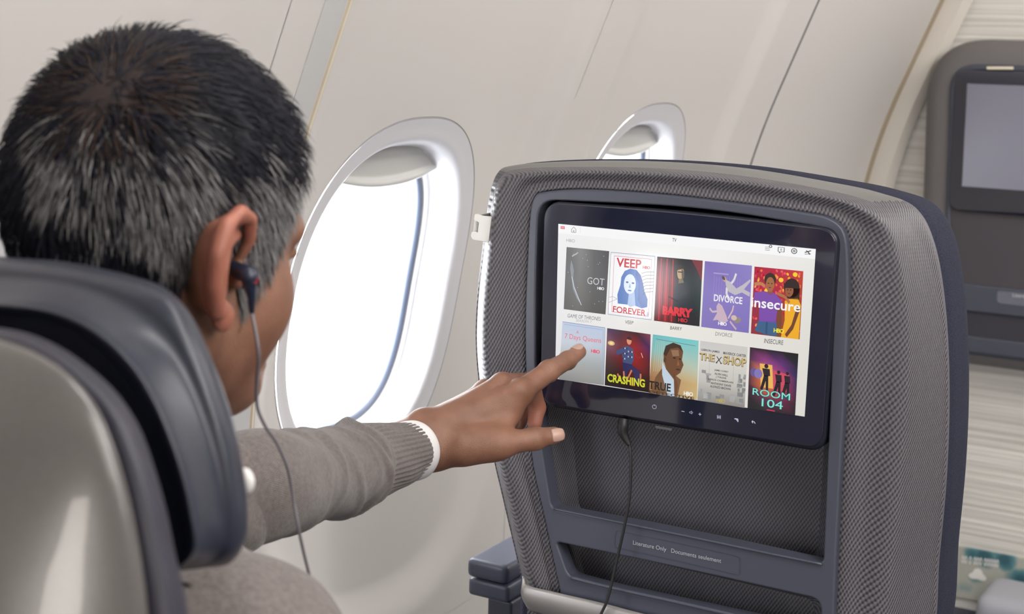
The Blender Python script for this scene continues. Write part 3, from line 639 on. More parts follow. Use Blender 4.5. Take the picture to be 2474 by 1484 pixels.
# 10 neon poster
cv.q([(1812,839),(1929,855),(1921,1005),(1806,986)])
cv.grad([[(20, 12, 24), (24, 14, 26), (18, 12, 22), (8, 6, 12)], [(70, 36, 66), (150, 60, 130), (96, 40, 116), (20, 18, 40)], [(80, 40, 70), (240, 130, 90), (170, 60, 120), (40, 34, 80)], [(60, 30, 50), (220, 110, 60), (180, 50, 100), (50, 30, 70)], [(30, 20, 30), (90, 40, 70), (110, 30, 70), (40, 20, 40)], [(16, 14, 18), (24, 30, 34), (20, 24, 34), (12, 10, 16)]], 1)
cv.poly([(.22, .24), (.48, .24), (.52, .62), (.26, .62)], (240, 186, 90), 2); cv.poly([(.50, .32), (.84, .36), (.82, .64), (.52, .64)], (206, 74, 96), 2)
for u, s_2 in ((.36, 1.2), (.62, 1.0), (.80, .9)):
    v = .27 if s_2 > 1.1 else .34
    cv.ell(u, v, .035 * s_2, .03 * s_2, (26, 16, 24), 5); cv.poly([(u - .07 * s_2, v + .04), (u + .06 * s_2, v + .04), (u + .075 * s_2, v + .15), (u - .04, v + .17)], (32, 16, 36), 5)
    cv.poly([(u - .04, v + .15), (u + .05, v + .15), (u + .06, v + .40), (u + .01, v + .40), (u, v + .24), (u - .06, v + .40), (u - .11, v + .38)], (22, 12, 28), 5)
cv.ell(.10, .40, .07, .07, (100, 88, 150), 4); cv.ell(.20, .41, .085, .08, (132, 118, 186), 5)
for t, a, b, c, d in (('ROOM', .10, .655, .88, .765), ('104', .30, .80, .74, .93)):
    cv.text(t, a - .008, b - .006, c + .008, d + .006, (30, 96, 96), 7, .03); cv.text(t, a, b, c, d, (140, 236, 220), 9, 0)
cv.rect(.41, .965, .58, .985, (206, 40, 90), 6)
disp = cv.build('display', M_disp, mon)
# printed touch keys under the picture
M_key = bpy.data.materials.new('key_print'); M_key.use_nodes = True; b_ = bsdf(M_key); b_.inputs['Base Color'].default_value = (.4, .4, .5, 1); b_.inputs['Emission Color'].default_value = (.4, .4, .55, 1); b_.inputs['Emission Strength'].default_value = .35
lg = (150, 150, 170)
def key(px, py, r, pts, wd=.9):
    cv = Canvas(MY - .0003); cv.q([(px - r, py - r * 1.05), (px + r, py - r * .85), (px + r, py + r * 1.05), (px - r, py + r * .9)])
    for p in pts: cv.line(p, .1 * wd, lg, 1)
    cv.build('touch_key', M_key, mon)
t_ = [(0.5 + .45 * math.cos(a), .5 + .45 * math.sin(a)) for a in np.linspace(0, 2 * math.pi, 13)]
key(1581, 983, 5.5, [t_, [(.5, 0), (.5, .35)]]); key(1650, 994, 3.5, [[(0, .5), (1, .6)]], 2.4); key(1671, 997, 5, [[(0, .35), (.3, .35), (.5, .1), (.5, .9), (.3, .65), (0, .65), (0, .35)], [(.7, .3), (.8, .5), (.7, .7)]], .8)
key(1691, 1001, 3.5, [[(0, .5), (1, .6)], [(.5, 0), (.5, 1)]], 2); key(1737, 1008, 4.5, [[(.1, 0), (.1, 1)], [(.5, 0), (.5, 1)], [(.9, 0), (.9, 1)], [(0, .5), (1, .5)]], 1.4)
key(1779, 1015, 4.5, [[(0, .2), (.9, .2), (.9, 1)], [(.5, .5), (.9, .5)]], 3); key(1820, 1021, 4.5, [[(1, .8), (.8, .3), (.2, .3)], [(.4, 0), (.1, .3), (.4, .7)]], 2)
sl = pxl([(1584,1030),(1622,1036),(1622,1041),(1584,1035)], MY); plate('slot', [sl], MY - .0005, .002, M_gap, mon, bev=.0003)

# ------------------------------------------------------------------ seat-back shell with a dark screen fixed on the bulkhead
PY = 3.86
bp = thing('bulkhead_monitor_unit', 'grey shell with a switched-off screen and pocket, mounted on the ribbed bulkhead', 'monitor unit', (-.5, PY, -.1))
cxm = onY(2225, 600, PY)[0] + .50
def half(L_, Y, rads, mid_first=True):
    P = [np.array(onY(x, y, Y))[[0, 2]] for x, y in L_]
    mir = [np.array([2 * cxm - p[0], p[1]]) for p in P][::-1]
    return round_poly(P + mir, list(rads) + list(rads)[::-1], 14)
def ring3(P, Y): return np.array([(p[0], Y, p[1]) for p in P])
so_ = half([(2224,868),(2222,600),(2240,92)], PY, [.03, .5, .16]); c2 = np.mean(so_, 0)
def scl(P, dx, dz, c=None):
    c = c2 if c is None else c; a = np.array(P); lo, hi = a.min(0), a.max(0); h = (hi - lo) / 2; m_ = (hi + lo) / 2
    return (a - m_) * (1 - np.array([dx, dz]) / h) + m_
def plain_loft(name, rings, m_, par, cap=True):
    n = len(rings[0]); V_ = np.vstack(rings); F_ = grid_faces(len(rings), n) + ([tuple((len(rings) - 1) * n + j for j in range(n))] if cap else [])
    return fixn(mesh_obj(name, V_, F_, m_, par))
plain_loft('shell', [ring3(so_, PY + .075), ring3(so_, PY + .02), ring3(scl(so_, .008, .008), PY + .003), ring3(scl(so_, .035, .03), PY - .012), ring3(scl(so_, .055, .06), PY - .010)], mat('far_shell', (.150, .140, .142), .5), bp)
fr_ = half([(2283,850),(2281,600),(2296,152)], PY - .012, [.02, .5, .07])
plain_loft('frame', [ring3(fr_, PY - .008), ring3(scl(fr_, .003, .003), PY - .018), ring3(scl(fr_, .014, .014), PY - .020), ring3(scl(fr_, .018, .018), PY - .012)], M_frame, bp)
rc_ = half([(2303,690),(2306,430),(2313,470)], PY - .018, [.01, .1, .01])
md_ = half([(2293,507),(2300,340),(2310,167)], PY - .022, [.03, .5, .03])
mo2 = plain_loft('monitor', [ring3(md_, PY - .010), ring3(scl(md_, .0, .0), PY - .024), ring3(scl(md_, .003, .003), PY - .028)], M_glass, bp)
ds_ = half([(2324,450),(2330,330),(2337,202)], PY - .029, [.0, .0, .0])
mesh_obj('display', ring3(ds_, PY - .0285), [tuple(range(len(ds_)))], mat('screen_off', (.20, .20, .26), .22, spec=.8), mo2, smooth=False)
def hbar(name, y0, y1, Y, th, m_, xl=2302, par=bp, bev=.004):
    p = half([(xl, y1), (xl, y0)], Y, [.01, .01]); return plate(name, [p], Y, th, m_, par, bev)
hbar('recess_panel', 500, 700, PY - .0165, .01, mat('far_recess', (.062, .056, .066), .7), 2296)
hbar('pocket_bar', 683, 748, PY - .024, .02, M_frame, 2300)
hbar('pocket_slot', 745, 815, PY - .0165, .01, mat('far_slot', (.035, .034, .048), .7), 2300)
hbar('lower_bar', 808, 846, PY - .022, .02, M_frame, 2300)
lp = pxl([(2408,703),(2500,712),(2500,744),(2408,733)], PY - .026); plate('label_plate', [round_poly(lp, .01)], PY - .0255, .003, mat('far_label', (.14, .145, .19), .5), bp, bev=.001)
wtext('label_text', 'Literature Only', (2446,720), (2530,728), .012, PY - .0275, M_label, bp, .02)
tb = pxl([(2384,161),(2448,161),(2448,168),(2384,168)], PY - .03); plate('top_tab', [tb], PY - .031, .004, M_cream, bp, bev=.001)

# ------------------------------------------------------------------ teal picture panel low on the bulkhead and the block before it
M_teal = mat('teal_print', (.10, .30, .32), .6)
tc = N(M_teal, 'ShaderNodeTexCoord'); vo = N(M_teal, 'ShaderNodeTexVoronoi', Scale=16.0); L(M_teal, tc.outputs['Object'], vo.inputs['Vector'])
no = N(M_teal, 'ShaderNodeTexNoise', Scale=9.0, Detail=4.0); L(M_teal, tc.outputs['Object'], no.inputs['Vector'])
ad = N(M_teal, 'ShaderNodeMath', operation='ADD'); L(M_teal, vo.outputs['Distance'], ad.inputs[0]); L(M_teal, no.outputs[0], ad.inputs[1])
rp = N(M_teal, 'ShaderNodeValToRGB'); L(M_teal, ad.outputs[0], rp.inputs[0]); e = rp.color_ramp.elements
e[0].position = .62; e[0].color = (.035, .115, .145, 1); e[1].position = 1.0; e[1].color = (.42, .43, .38, 1); x_ = e.new(.80); x_.color = (.08, .22, .25, 1)
L(M_teal, rp.outputs[0], bsdf(M_teal).inputs['Base Color'])
z1_ = onY(2380, 1330, BY)[2]; z0_ = onY(2380, 1452, BY)[2]
tp = box('picture_panel', (-1.28, BY - .012, z0_), (-.02, BY + .002, z1_), M_teal)
tag(tp, 'teal mottled picture panel with white writing, low on the ribbed bulkhead', 'picture panel')
wtext('writing', 'oo o ooo ooooo', (2322,1361), (2412,1372), .022, BY - .014, M_white, tp, .02)
lf = np.array(onY(2362, 1390, BY - .014)); 
lv = []
for k in range(24):
    a = k / 24 * 2 * math.pi; r = .019 * (1 + .25 * math.cos(3 * a)) ; lv.append(lf + np.array([r * math.sin(a) * 1.1, 0, r * math.cos(a) * .8]))
mesh_obj('emblem', lv, [tuple(range(24))], M_white, tp, smooth=False)
fz = onY(2420, 1446, 3.72)
ft = box('footrest', (onY(2358, 1460, 3.72)[0], 3.70, -1.5), (-.25, 3.90, fz[2]), mat('footrest_grey', (.36, .37, .41), .6), None, .04, 5)
tag(ft, 'light grey padded block with rounded top below the teal picture panel', 'footrest')
# ------------------------------------------------------------------ near seat (the man's), seen from behind
ns = thing('airline_seat', 'grey airline seat nearest the camera, dark winged headrest behind the man\'s head', 'airline seat', (-.66, .48, -1.5))
SX = -.79
def sym(L_, Y, n=26):
    P = [onY(x, y, Y) for x, y in L_]; P = [p for p in P if p[0] > SX + .035]
    P = [np.array([SX, Y, P[0][2] + .006])] + P
    D_ = crom(P, 400, closed=False); l = np.concatenate([[0], np.cumsum(np.linalg.norm(np.diff(D_, axis=0), axis=1))]); t = np.linspace(0, l[-1], n)
    H_ = np.stack([np.interp(t, l, D_[:, k]) for k in range(3)], 1)
    mir = H_[1:][::-1].copy(); mir[:, 0] = 2 * SX - mir[:, 0]
    return np.vstack([H_, mir])
def insx(P, dx, dz, Y):
    q = P.copy(); s = np.sign(P[:, 0] - SX); q[:, 0] -= s * np.minimum(dx, np.abs(P[:, 0] - SX)); q[:, 2] -= dz; q[:, 1] = Y; return q
def shp(L_, d, dn=0): return [(x - d, y + dn) for x, y in L_]
PS1 = [(-700,770),(-200,800),(0,826),(100,866),(190,936),(250,1030),(300,1180),(330,1320),(352,1484),(368,1750)]
S1 = sym(PS1, .425)
loft('shell', [sym(shp(PS1, 6, 3), .435), S1, insx(S1, .010, .010, .410), insx(S1, .034, .032, .388), insx(S1, .050, .048, .3765), insx(S1, .058, .057, .374), insx(S1, .068, .068, .376), insx(S1, .10, .10, .386), insx(S1, .19, .2, .394)], M_near, ns, n=180, steps=5, cap1=True)
PB = [(-700,735),(-200,772),(0,793),(100,817),(200,875),(298,968),(348,1060),(396,1210),(428,1360),(455,1484),(478,1750)]
loft('side_band', [sym(shp(PB, 70, 30), .432), sym(shp(PB, 34, 12), .436), sym(shp(PB, 10, 4), .446), sym(PB, .462), sym(shp(PB, 14, 6), .474), sym(shp(PB, 60, 30), .480)], M_nband, ns, n=160, steps=4, cap0=True, cap1=True)
loft('backrest_cushion', [sym(shp(PB, 40, 20), .476), sym(shp(PB, 30, 16), .490), sym(shp(PB, 70, 40), .515), sym(shp(PB, 150, 80), .522)], M_navy, ns, n=120, steps=4, cap0=True, cap1=True)
PH = [(-700,540),(-200,594),(0,620),(150,632),(300,662),(400,697),(448,740),(505,850),(542,950),(572,1050),(590,1150),(599,1250),(586,1330),(545,1366),(470,1375),(300,1395)]
PI = [(-700,655),(-200,705),(0,725),(130,742),(240,790),(320,860),(370,930),(412,1020),(445,1110),(470,1210),(482,1290),(478,1340),(465,1356),(452,1366),(430,1372),(300,1380)]
def pm(t, d=0): return [(a[0] * (1 - t) + b[0] * t - d, a[1] * (1 - t) + b[1] * t) for a, b in zip(PH, PI)]
loft('headrest', [sym(pm(.8, 60), .575), sym(pm(.45, 20), .578), sym(pm(.10), .570), sym(PH, .560), sym(pm(.10), .546), sym(pm(.28), .538), sym(pm(.5), .533), sym(pm(.78), .520), sym(PI, .508), sym(pm(1.12), .500), sym(pm(1.35), .505)], M_head, ns, n=200, steps=5, cap0=True, cap1=True)
cpx = onY(590, 1163, .575); bm = bmesh.new(); bmesh.ops.create_uvsphere(bm, u_segments=24, v_segments=14, radius=1.0); bm.verts.ensure_lookup_table()
cvx = [(cpx[0] + v.co.x * .0062, cpx[1] + v.co.y * .004, cpx[2] + v.co.z * .0072) for v in bm.verts]; bm.verts.index_update(); cfx = [[v.index for v in f.verts] for f in bm.faces]; bm.free()
mesh_obj('side_cap', cvx, cfx, M_white, ns)
box('headrest_mount', (SX - .10, .47, -.34), (SX + .10, .515, -.20), M_nband, ns, .01)
box('seat_pan', (SX - .25, .56, -1.02), (SX + .25, 1.04, -.93), M_navy, ns, .03)
box('lower_backrest', (SX - .22, .43, -1.0), (SX + .22, .52, -.42), M_navy, ns, .03)
box('pedestal', (SX - .2, .62, -1.5), (SX + .2, .95, -1.01), M_frame, ns, .01)

# ------------------------------------------------------------------ implicit surfaces for the figure
def smin(a, b, k):
    h = np.clip(.5 + .5 * (b - a) / k, 0, 1); return b * (1 - h) + a * h - k * h * (1 - h)
def rcone(P, a, b, r1, r2):
    a = np.asarray(a, np.float32); b = np.asarray(b, np.float32); ba = b - a; h = np.clip(((P - a) @ ba) / (ba @ ba), 0, 1)
    return np.linalg.norm(P - a - h[..., None] * ba, axis=-1) - (r1 + (r2 - r1) * h)
def ellip(P, c, r, R=None):
    q = P - np.asarray(c, np.float32)
    if R is not None: q = q @ np.asarray(R, np.float32).T
    r = np.asarray(r, np.float32); k0 = np.linalg.norm(q / r, axis=-1); k1 = np.linalg.norm(q / (r * r), axis=-1)
    return k0 * (k0 - 1) / np.maximum(k1, 1e-6)
def nets(f, lo, hi, h):
    """surface nets of f<0 on a regular grid"""
    ax = [np.arange(lo[i], hi[i] + h, h, dtype=np.float32) for i in range(3)]
    G = np.stack(np.meshgrid(*ax, indexing='ij'), -1); D = np.empty(G.shape[:3], np.float32)
    for i in range(0, len(ax[0]), 16): D[i:i + 16] = f(G[i:i + 16])
    S = D < 0; nx, ny, nz_ = D.shape
    cs = np.zeros((nx - 1, ny - 1, nz_ - 1), np.int8)
    for a in (0, 1):
        for b in (0, 1):
            for c in (0, 1): cs += S[a:nx - 1 + a, b:ny - 1 + b, c:nz_ - 1 + c]
    act = (cs > 0) & (cs < 8); idx = -np.ones(act.shape, np.int64); I = np.argwhere(act); idx[act] = np.arange(len(I))
    acc = np.zeros((len(I), 3)); cnt = np.zeros(len(I))
    cr = [(a, b, c) for a in (0, 1) for b in (0, 1) for c in (0, 1)]
    for p in cr:
        for d in range(3):
            if p[d]: continue
            q = list(p); q[d] = 1
            da = D[I[:, 0] + p[0], I[:, 1] + p[1], I[:, 2] + p[2]]; db = D[I[:, 0] + q[0], I[:, 1] + q[1], I[:, 2] + q[2]]
            m = (da < 0) != (db < 0); t = np.where(m, da / np.where(m, da - db, 1), 0)
            pos = np.tile(np.array(p, float), (len(I), 1)); pos[:, d] += t
            acc[m] += pos[m]; cnt += m
    V = (I + acc / cnt[:, None]) * h + np.array(lo)
    F = []
    for d in range(3):
        e1, e2 = [(1, 2), (2, 0), (0, 1)][d]
        sl = [slice(None)] * 3; sl[d] = slice(0, -1); s2 = [slice(None)] * 3; s2[d] = slice(1, None)
        A, B = S[tuple(sl)], S[tuple(s2)]; E = np.argwhere(A != B)
        E = E[(E[:, e1] > 0) & (E[:, e2] > 0) & (E[:, e1] < act.shape[e1]) & (E[:, e2] < act.shape[e2])]
        fl = A[E[:, 0], E[:, 1], E[:, 2]]
        def g(o1, o2):
            q = E.copy(); q[:, e1] -= o1; q[:, e2] -= o2; return idx[q[:, 0], q[:, 1], q[:, 2]]
        Q = np.stack([g(1, 1), g(0, 1), g(0, 0), g(1, 0)], 1); Q[~fl] = Q[~fl][:, ::-1]; F.append(Q)
    F = np.vstack(F); F = F[(F >= 0).all(1)]
    return V, F
def join(parts):
    V, F, o = [], [], 0
    for v, f in parts: V.append(np.asarray(v, float)); F += [[int(i) + o for i in q] for q in f]; o += len(v)
    return np.vstack(V), F

# head frame
YAW, PIT, ROL = math.radians(10), math.radians(7), math.radians(0)
Fd = nz([math.sin(YAW) * math.cos(PIT), math.cos(YAW) * math.cos(PIT), -math.sin(PIT)])
Rd = nz(np.cross(Fd, [0, 0, 1])); Ud = np.cross(Rd, Fd); Hc = atd(352, 610, .965)
RH = np.stack([Fd, Rd, Ud])                                  # world -> local (forward, right, up)
def loc2w(p): return Hc + np.asarray(p, float) @ RH
def skull(Q):
    d = ellip(Q, (.003, 0, .036), (.092, .075, .096))
    d = smin(d, ellip(Q, (.036, 0, -.030), (.054, .060, .070)), .03)
    for s in (-1, 1):
        d = smin(d, rcone(Q, (.000, s * .054, -.046), (.062, s * .016, -.086), .018, .018), .034)
    return d
def head_sdf(P):
    Q = (P - Hc.astype(np.float32)) @ RH.T.astype(np.float32)
    d = skull(Q)
    for s in (-1, 1):
        d = smin(d, ellip(Q, (.048, s * .045, -.026), (.032, .022, .030)), .028)
        d = smin(d, rcone(Q, (.088, s * .014, .020), (.076, s * .050, .024), .0105, .0105), .014)
        d = -smin(-d, ellip(Q, (.093, s * .032, -.002), (.014, .018, .010)), .008)
        d = smin(d, ellip(Q, (.076, s * .032, -.002), (.0125, .0125, .0125)), .002)
        d = smin(d, ellip(Q, (.083, s * .032, .007), (.010, .018, .005)), .005)
    d = smin(d, rcone(Q, (.088, 0, .010), (.112, 0, -.030), .007, .010), .012)
    for s in (-1, 1): d = smin(d, ellip(Q, (.104, s * .012, -.034), (.010, .008, .008)), .006)
    d = smin(d, ellip(Q, (.092, 0, -.062), (.012, .024, .006)), .006); d = smin(d, ellip(Q, (.089, 0, -.073), (.012, .020, .006)), .006)
    d = smin(d, ellip(Q, (.080, 0, -.088), (.018, .022, .018)), .014)
    d = smin(d, rcone(P, loc2w((-.035, 0, -.045)), NB, .055, .060), .025)
    for s in (-1, 1):                                         # ears
        h = [(.014, .076, .004), (.015, .083, .018), (.008, .091, .031), (-.006, .098, .036), (-.020, .103, .028), (-.026, .104, .010), (-.023, .100, -.010), (-.014, .093, -.026)]
        e = 1.0
        for k in range(len(h) - 1):
            a, b = np.array(h[k]), np.array(h[k + 1]); a[1] *= s; b[1] *= s; e = np.minimum(e, rcone(Q, a, b, .0042, .0042)) if k else rcone(Q, a, b, .003, .0042)
        e = smin(e, ellip(Q, (-.003, s * .086, -.030), (.008, .0055, .010)), .006)
        a2 = [(.002, .086, .020), (-.010, .092, .016), (-.014, .093, .002), (-.010, .090, -.014)]
        c = np.minimum(rcone(Q, (a2[0][0], s * a2[0][1], a2[0][2]), (a2[1][0], s * a2[1][1], a2[1][2]), .003, .0035), rcone(Q, (a2[1][0], s * a2[1][1], a2[1][2]), (a2[2][0], s * a2[2][1], a2[2][2]), .0035, .0035))
        c = smin(c, rcone(Q, (a2[2][0], s * a2[2][1], a2[2][2]), (a2[3][0], s * a2[3][1], a2[3][2]), .0035, .003), .004)
        e = smin(e, c, .003)
        sh = 1.0
        for (f1, r1_, u1), (f2, r2_, u2) in (((-.010, .076, .020), (-.018, .099, .024)), ((-.012, .074, .013), (-.021, .100, .017)), ((-.014, .074, .006), (-.022, .100, .009)), ((-.013, .074, -.001), (-.021, .099, .000)), ((-.010, .074, -.014), (-.017, .094, -.017)), ((-.012, .074, -.008), (-.020, .097, -.009)), ((-.008, .074, -.020), (-.012, .090, -.024)), ((-.002, .074, .022), (-.006, .093, .031))):
            sh = smin(sh, rcone(Q, (f1, s * r1_, u1), (f2, s * r2_, u2), .0078, .0050), .006)
        e = smin(e, smin(sh, ellip(Q, (-.012, s * .084, .002), (.009, .009, .024)), .005), .006)
        e = smin(e, ellip(Q, (.012, s * .078, -.006), (.006, .006, .008)), .004)
        d = smin(d, e, .005)
    return d
NB = loc2w((-.035, 0, -.045)) + np.array([-.012, -.012, -.125])      # base of the neck
NB32 = NB.astype(np.float32)
skin_parts = [nets(head_sdf, Hc - np.array([.15, .15, .20]), Hc + np.array([.15, .17, .15]), .0022)]

# left hand, pointing at the screen
def K(cx_, cy_, d): return atd(950 + cx_ / 3.71, 780 + cy_ / 3.71, d)
wr = K(150, 1120, 1.505); fa = K(-330, 1190, 1.455)
ix = [K(1135, 625, 1.530), K(1395, 432, 1.556), K(1562, 338, 1.582), K(1668, 262, 1.597)]
mi = [K(985, 555, 1.550), K(1235, 530, 1.588), K(1290, 760, 1.606), K(1268, 900, 1.600)]
ri = [K(830, 615, 1.572), K(1080, 600, 1.615), K(1160, 800, 1.632), K(1130, 900, 1.622)]
pk = [K(740, 700, 1.590), K(930, 700, 1.630), K(1010, 840, 1.640), K(1000, 920, 1.630)]
th = [K(640, 1110, 1.500), K(990, 1085, 1.498), K(1265, 1040, 1.508), K(1440, 1010, 1.516)]
def chain(P, pts, rr, k=.004):
    d = rcone(P, pts[0], pts[1], rr[0], rr[1])
    for i in range(1, len(pts) - 1): d = smin(d, rcone(P, pts[i], pts[i + 1], rr[i], rr[i + 1]), k)
    return d
def hand_sdf(P):
    P = P.astype(np.float32)
    w2 = K(330, 1065, 1.512)
    d = rcone(P, fa, wr, .030, .0265)
    up_ = nz(K(150, 1000, 1.505) - wr) * .0075
    d = smin(d, rcone(P, wr + up_, w2 + up_, .0205, .019), .012); d = smin(d, rcone(P, wr - up_, w2 - up_ * .9, .0215, .021), .012)
    pal = rcone(P, w2 + up_ * .6, ix[0], .0185, .0118)
    pal = smin(pal, rcone(P, w2 + up_, mi[0], .0185, .0122), .012)
    pal = smin(pal, rcone(P, w2 + up_ * 1.2 + np.array([0, .006, 0]), ri[0], .017, .0115), .012)
    pal = smin(pal, rcone(P, w2 + up_ + np.array([0, .014, 0]), pk[0], .016, .0105), .012)
    pal = smin(pal, rcone(P, K(520, 1010, 1.525), K(1010, 880, 1.545), .021, .013), .018)
    pal = smin(pal, rcone(P, K(420, 1130, 1.505), K(860, 1090, 1.505), .020, .0165), .016)
    d = smin(d, pal, .014)
    d = smin(d, rcone(P, K(930, 1090, 1.500), K(1060, 800, 1.530), .008, .009), .018)   # web between thumb and index
    tb = chain(P, th, (.018, .0128, .0108, .0088), .006)
    tb = smin(tb, ellip(P, th[2], (.0112, .0112, .0112)), .003)
    d = smin(d, tb, .010)
    fi = chain(P, [K(1040, 700, 1.530)] + ix, (.0135, .0122, .0108, .0092, .0076), .004)
    for c, r in ((ix[1], .0110), (ix[2], .0093)): fi = smin(fi, ellip(P, c, (r, r, r)), .003)
    d = smin(d, fi, .008)
    fm = chain(P, mi, (.0120, .0098, .0090, .0080), .004); fr = chain(P, ri, (.0112, .0094, .0086, .0078), .004); fp = chain(P, pk, (.0100, .0082, .0076, .0070), .004)
    d = smin(d, np.minimum(np.minimum(fm, fr), fp), .005)
    # knuckles and tendons on the back of the hand
    for c, r in ((K(1120, 592, 1.523), .0085), (K(968, 532, 1.541), .0085), (K(815, 580, 1.562), .0078)): d = smin(d, ellip(P, c, (r, r, r)), .008)
    for a, b in ((K(520, 850, 1.512), K(1090, 605, 1.521)), (K(430, 820, 1.515), K(940, 545, 1.540)), (K(400, 820, 1.520), K(800, 590, 1.562))): d = smin(d, rcone(P, a, b, .0010, .0032), .008)
    d = smin(d, ellip(P, K(262, 868, 1.512), (.010, .010, .010)), .012)                  # wrist bone
    ax_ = nz(ix[2] - ix[1])
    for c, rr in ((ix[1], .010), (ix[2], .008)):
        t = (P - c.astype(np.float32)) @ ax_.astype(np.float32); near = np.exp(-(t / .006) ** 2); d = d + .00035 * near * np.sin(t * 2400) * (np.linalg.norm(P - c.astype(np.float32), axis=-1) < .018)
    return d
pts = np.array([fa, wr] + ix + mi + ri + pk + th); lo_ = pts.min(0) - .03; hi_ = pts.max(0) + .025
hv, hf = nets(hand_sdf, lo_, hi_, .0013)
skin_parts.append((hv, hf))

# body under the clothes (coarse), then clothes grown from the same shape
RS = atd(560, 1640, .88); LS = NB * 2 - RS; LS = np.array([LS[0] + .02, NB[1] + .02, RS[2] - .01])
EL = atd(628, 1172, 1.215)
HP = np.array([NB[0] + .01, .72, -.84]); RE = RS + np.array([.05, .10, -.25]); RW = np.array([RE[0] - .10, RE[1] + .22, -.72])
KN = [np.array([HP[0] + s * .11, 1.13, -.80]) for s in (-1, 1)]; AN = [np.array([HP[0] + s * .11, 1.20, -1.40]) for s in (-1, 1)]
def torso(P, g=0.0):
    d = rcone(P, NB + np.array([0, .03, -.10]), HP, .095 + g, .12 + g)
    for s, S in ((-1, LS), (1, RS)):
        c = np.array([NB[0] + s * .065, NB[1] + .035, NB[2] - .16])
        d = smin(d, rcone(P, c, HP + np.array([s * .06, 0, 0]), .085 + g, .11 + g), .05)
        d = smin(d, rcone(P, c + np.array([0, 0, .05]), S, .05 + g, .048 + g), .05)
        d = smin(d, rcone(P, NB + np.array([0, 0, -.01]), S + np.array([0, 0, .005]), .035 + g, .040 + g), .045)
    return d
def rarm(P, g=0.0): return smin(rcone(P, RS, RE, .050 + g, .040 + g), rcone(P, RE, RW, .040 + g, .028 + g), .02)
def legs(P, g=0.0):
    d = ellip(P, HP, (.17 + g, .13 + g, .11 + g))
    for s in (0, 1):
        hp = HP + np.array([(-.09, .09)[s], .02, .0]); d = smin(d, rcone(P, hp, KN[s], .085 + g, .058 + g), .04); d = smin(d, rcone(P, KN[s], AN[s], .055 + g, .038 + g), .03)
    return d
def rhand(P):
    a = RW; d = rcone(P, a, a + np.array([-.02, .075, -.008]), .026, .022)
    for k in range(4):
        b = a + np.array([-.045 + .020 * k, .085, -.010]); d = smin(d, smin(rcone(P, b, b + np.array([-.004, .035, -.004]), .010, .009), rcone(P, b + np.array([-.004, .035, -.004]), b + np.array([-.006, .052, -.022 - .003 * k]), .009, .008), .004), .006)
    return smin(d, rcone(P, a + np.array([-.03, .02, -.005]), a + np.array([-.065, .065, -.012]), .012, .010), .008)
def body_sdf(P):
    P = P.astype(np.float32)
    d = smin(torso(P), rcone(P, NB, loc2w((-.035, 0, -.06)), .060, .054), .03); d = smin(d, rarm(P), .02); d = smin(d, legs(P), .04)
    d = smin(d, smin(rcone(P, LS, EL, .048, .038), rcone(P, EL, fa, .038, .029), .02), .02)
    for s in (0, 1): d = smin(d, rcone(P, AN[s] + np.array([0, -.01, -.05]), AN[s] + np.array([0, .13, -.065]), .032, .025), .02)
    return np.minimum(d, rhand(P))
blo = np.array([min(LS[0], EL[0], fa[0]) - .1, NB[1] - .2, -1.5]); bhi = np.array([RE[0] + .12, 1.40, NB[2] + .075])
skin_parts.append(nets(body_sdf, blo, bhi, .010))
M_skin = noise_bump(mat('skin', (.50, .285, .185), .42, sss=.12), 1000, .5, .0010)
nt = M_skin.node_tree; tc = N(M_skin, 'ShaderNodeTexCoord'); no = N(M_skin, 'ShaderNodeTexNoise', Scale=38.0, Detail=5.0); L(M_skin, tc.outputs['Object'], no.inputs['Vector'])
rp = N(M_skin, 'ShaderNodeValToRGB'); L(M_skin, no.outputs[0], rp.inputs[0]); rp.color_ramp.elements[0].position = .3; rp.color_ramp.elements[1].position = .7
rp.color_ramp.elements[0].color = (.200, .092, .056, 1); rp.color_ramp.elements[1].color = (.290, .143, .092, 1); L(M_skin, rp.outputs[0], bsdf(M_skin).inputs['Base Color'])
V, F = join(skin_parts)
man = mesh_obj('person', V, F, M_skin)
Ql = (V - Hc) @ RH.T; red = np.clip((np.abs(Ql[:, 1]) - .079) / .010, 0, 1) * (np.linalg.norm(Ql, axis=1) < .14) * (np.abs(Ql[:, 0] + .005) < .04) * .55
for q_ in (mi[2], mi[3], ri[2]): red = np.maximum(red, .5 * np.clip((.022 - np.linalg.norm(V - q_, axis=1)) / .012, 0, 1))
ca = man.data.color_attributes.new('flush', 'FLOAT_COLOR', 'POINT'); a_ = np.ones((len(V), 4)); a_[:, :3] = red[:, None]; ca.data.foreach_set('color', a_.ravel())
fl_ = N(M_skin, 'ShaderNodeVertexColor', layer_name='flush'); mxf = N(M_skin, 'ShaderNodeMix', data_type='RGBA'); L(M_skin, fl_.outputs[0], mxf.inputs[0]); L(M_skin, rp.outputs[0], mxf.inputs[6]); mxf.inputs[7].default_value = (.46, .145, .10, 1); L(M_skin, mxf.outputs[2], bsdf(M_skin).inputs['Base Color'])
tag(man, 'man in a grey sweater, seen from behind, tapping the screen with his left index finger', 'person')

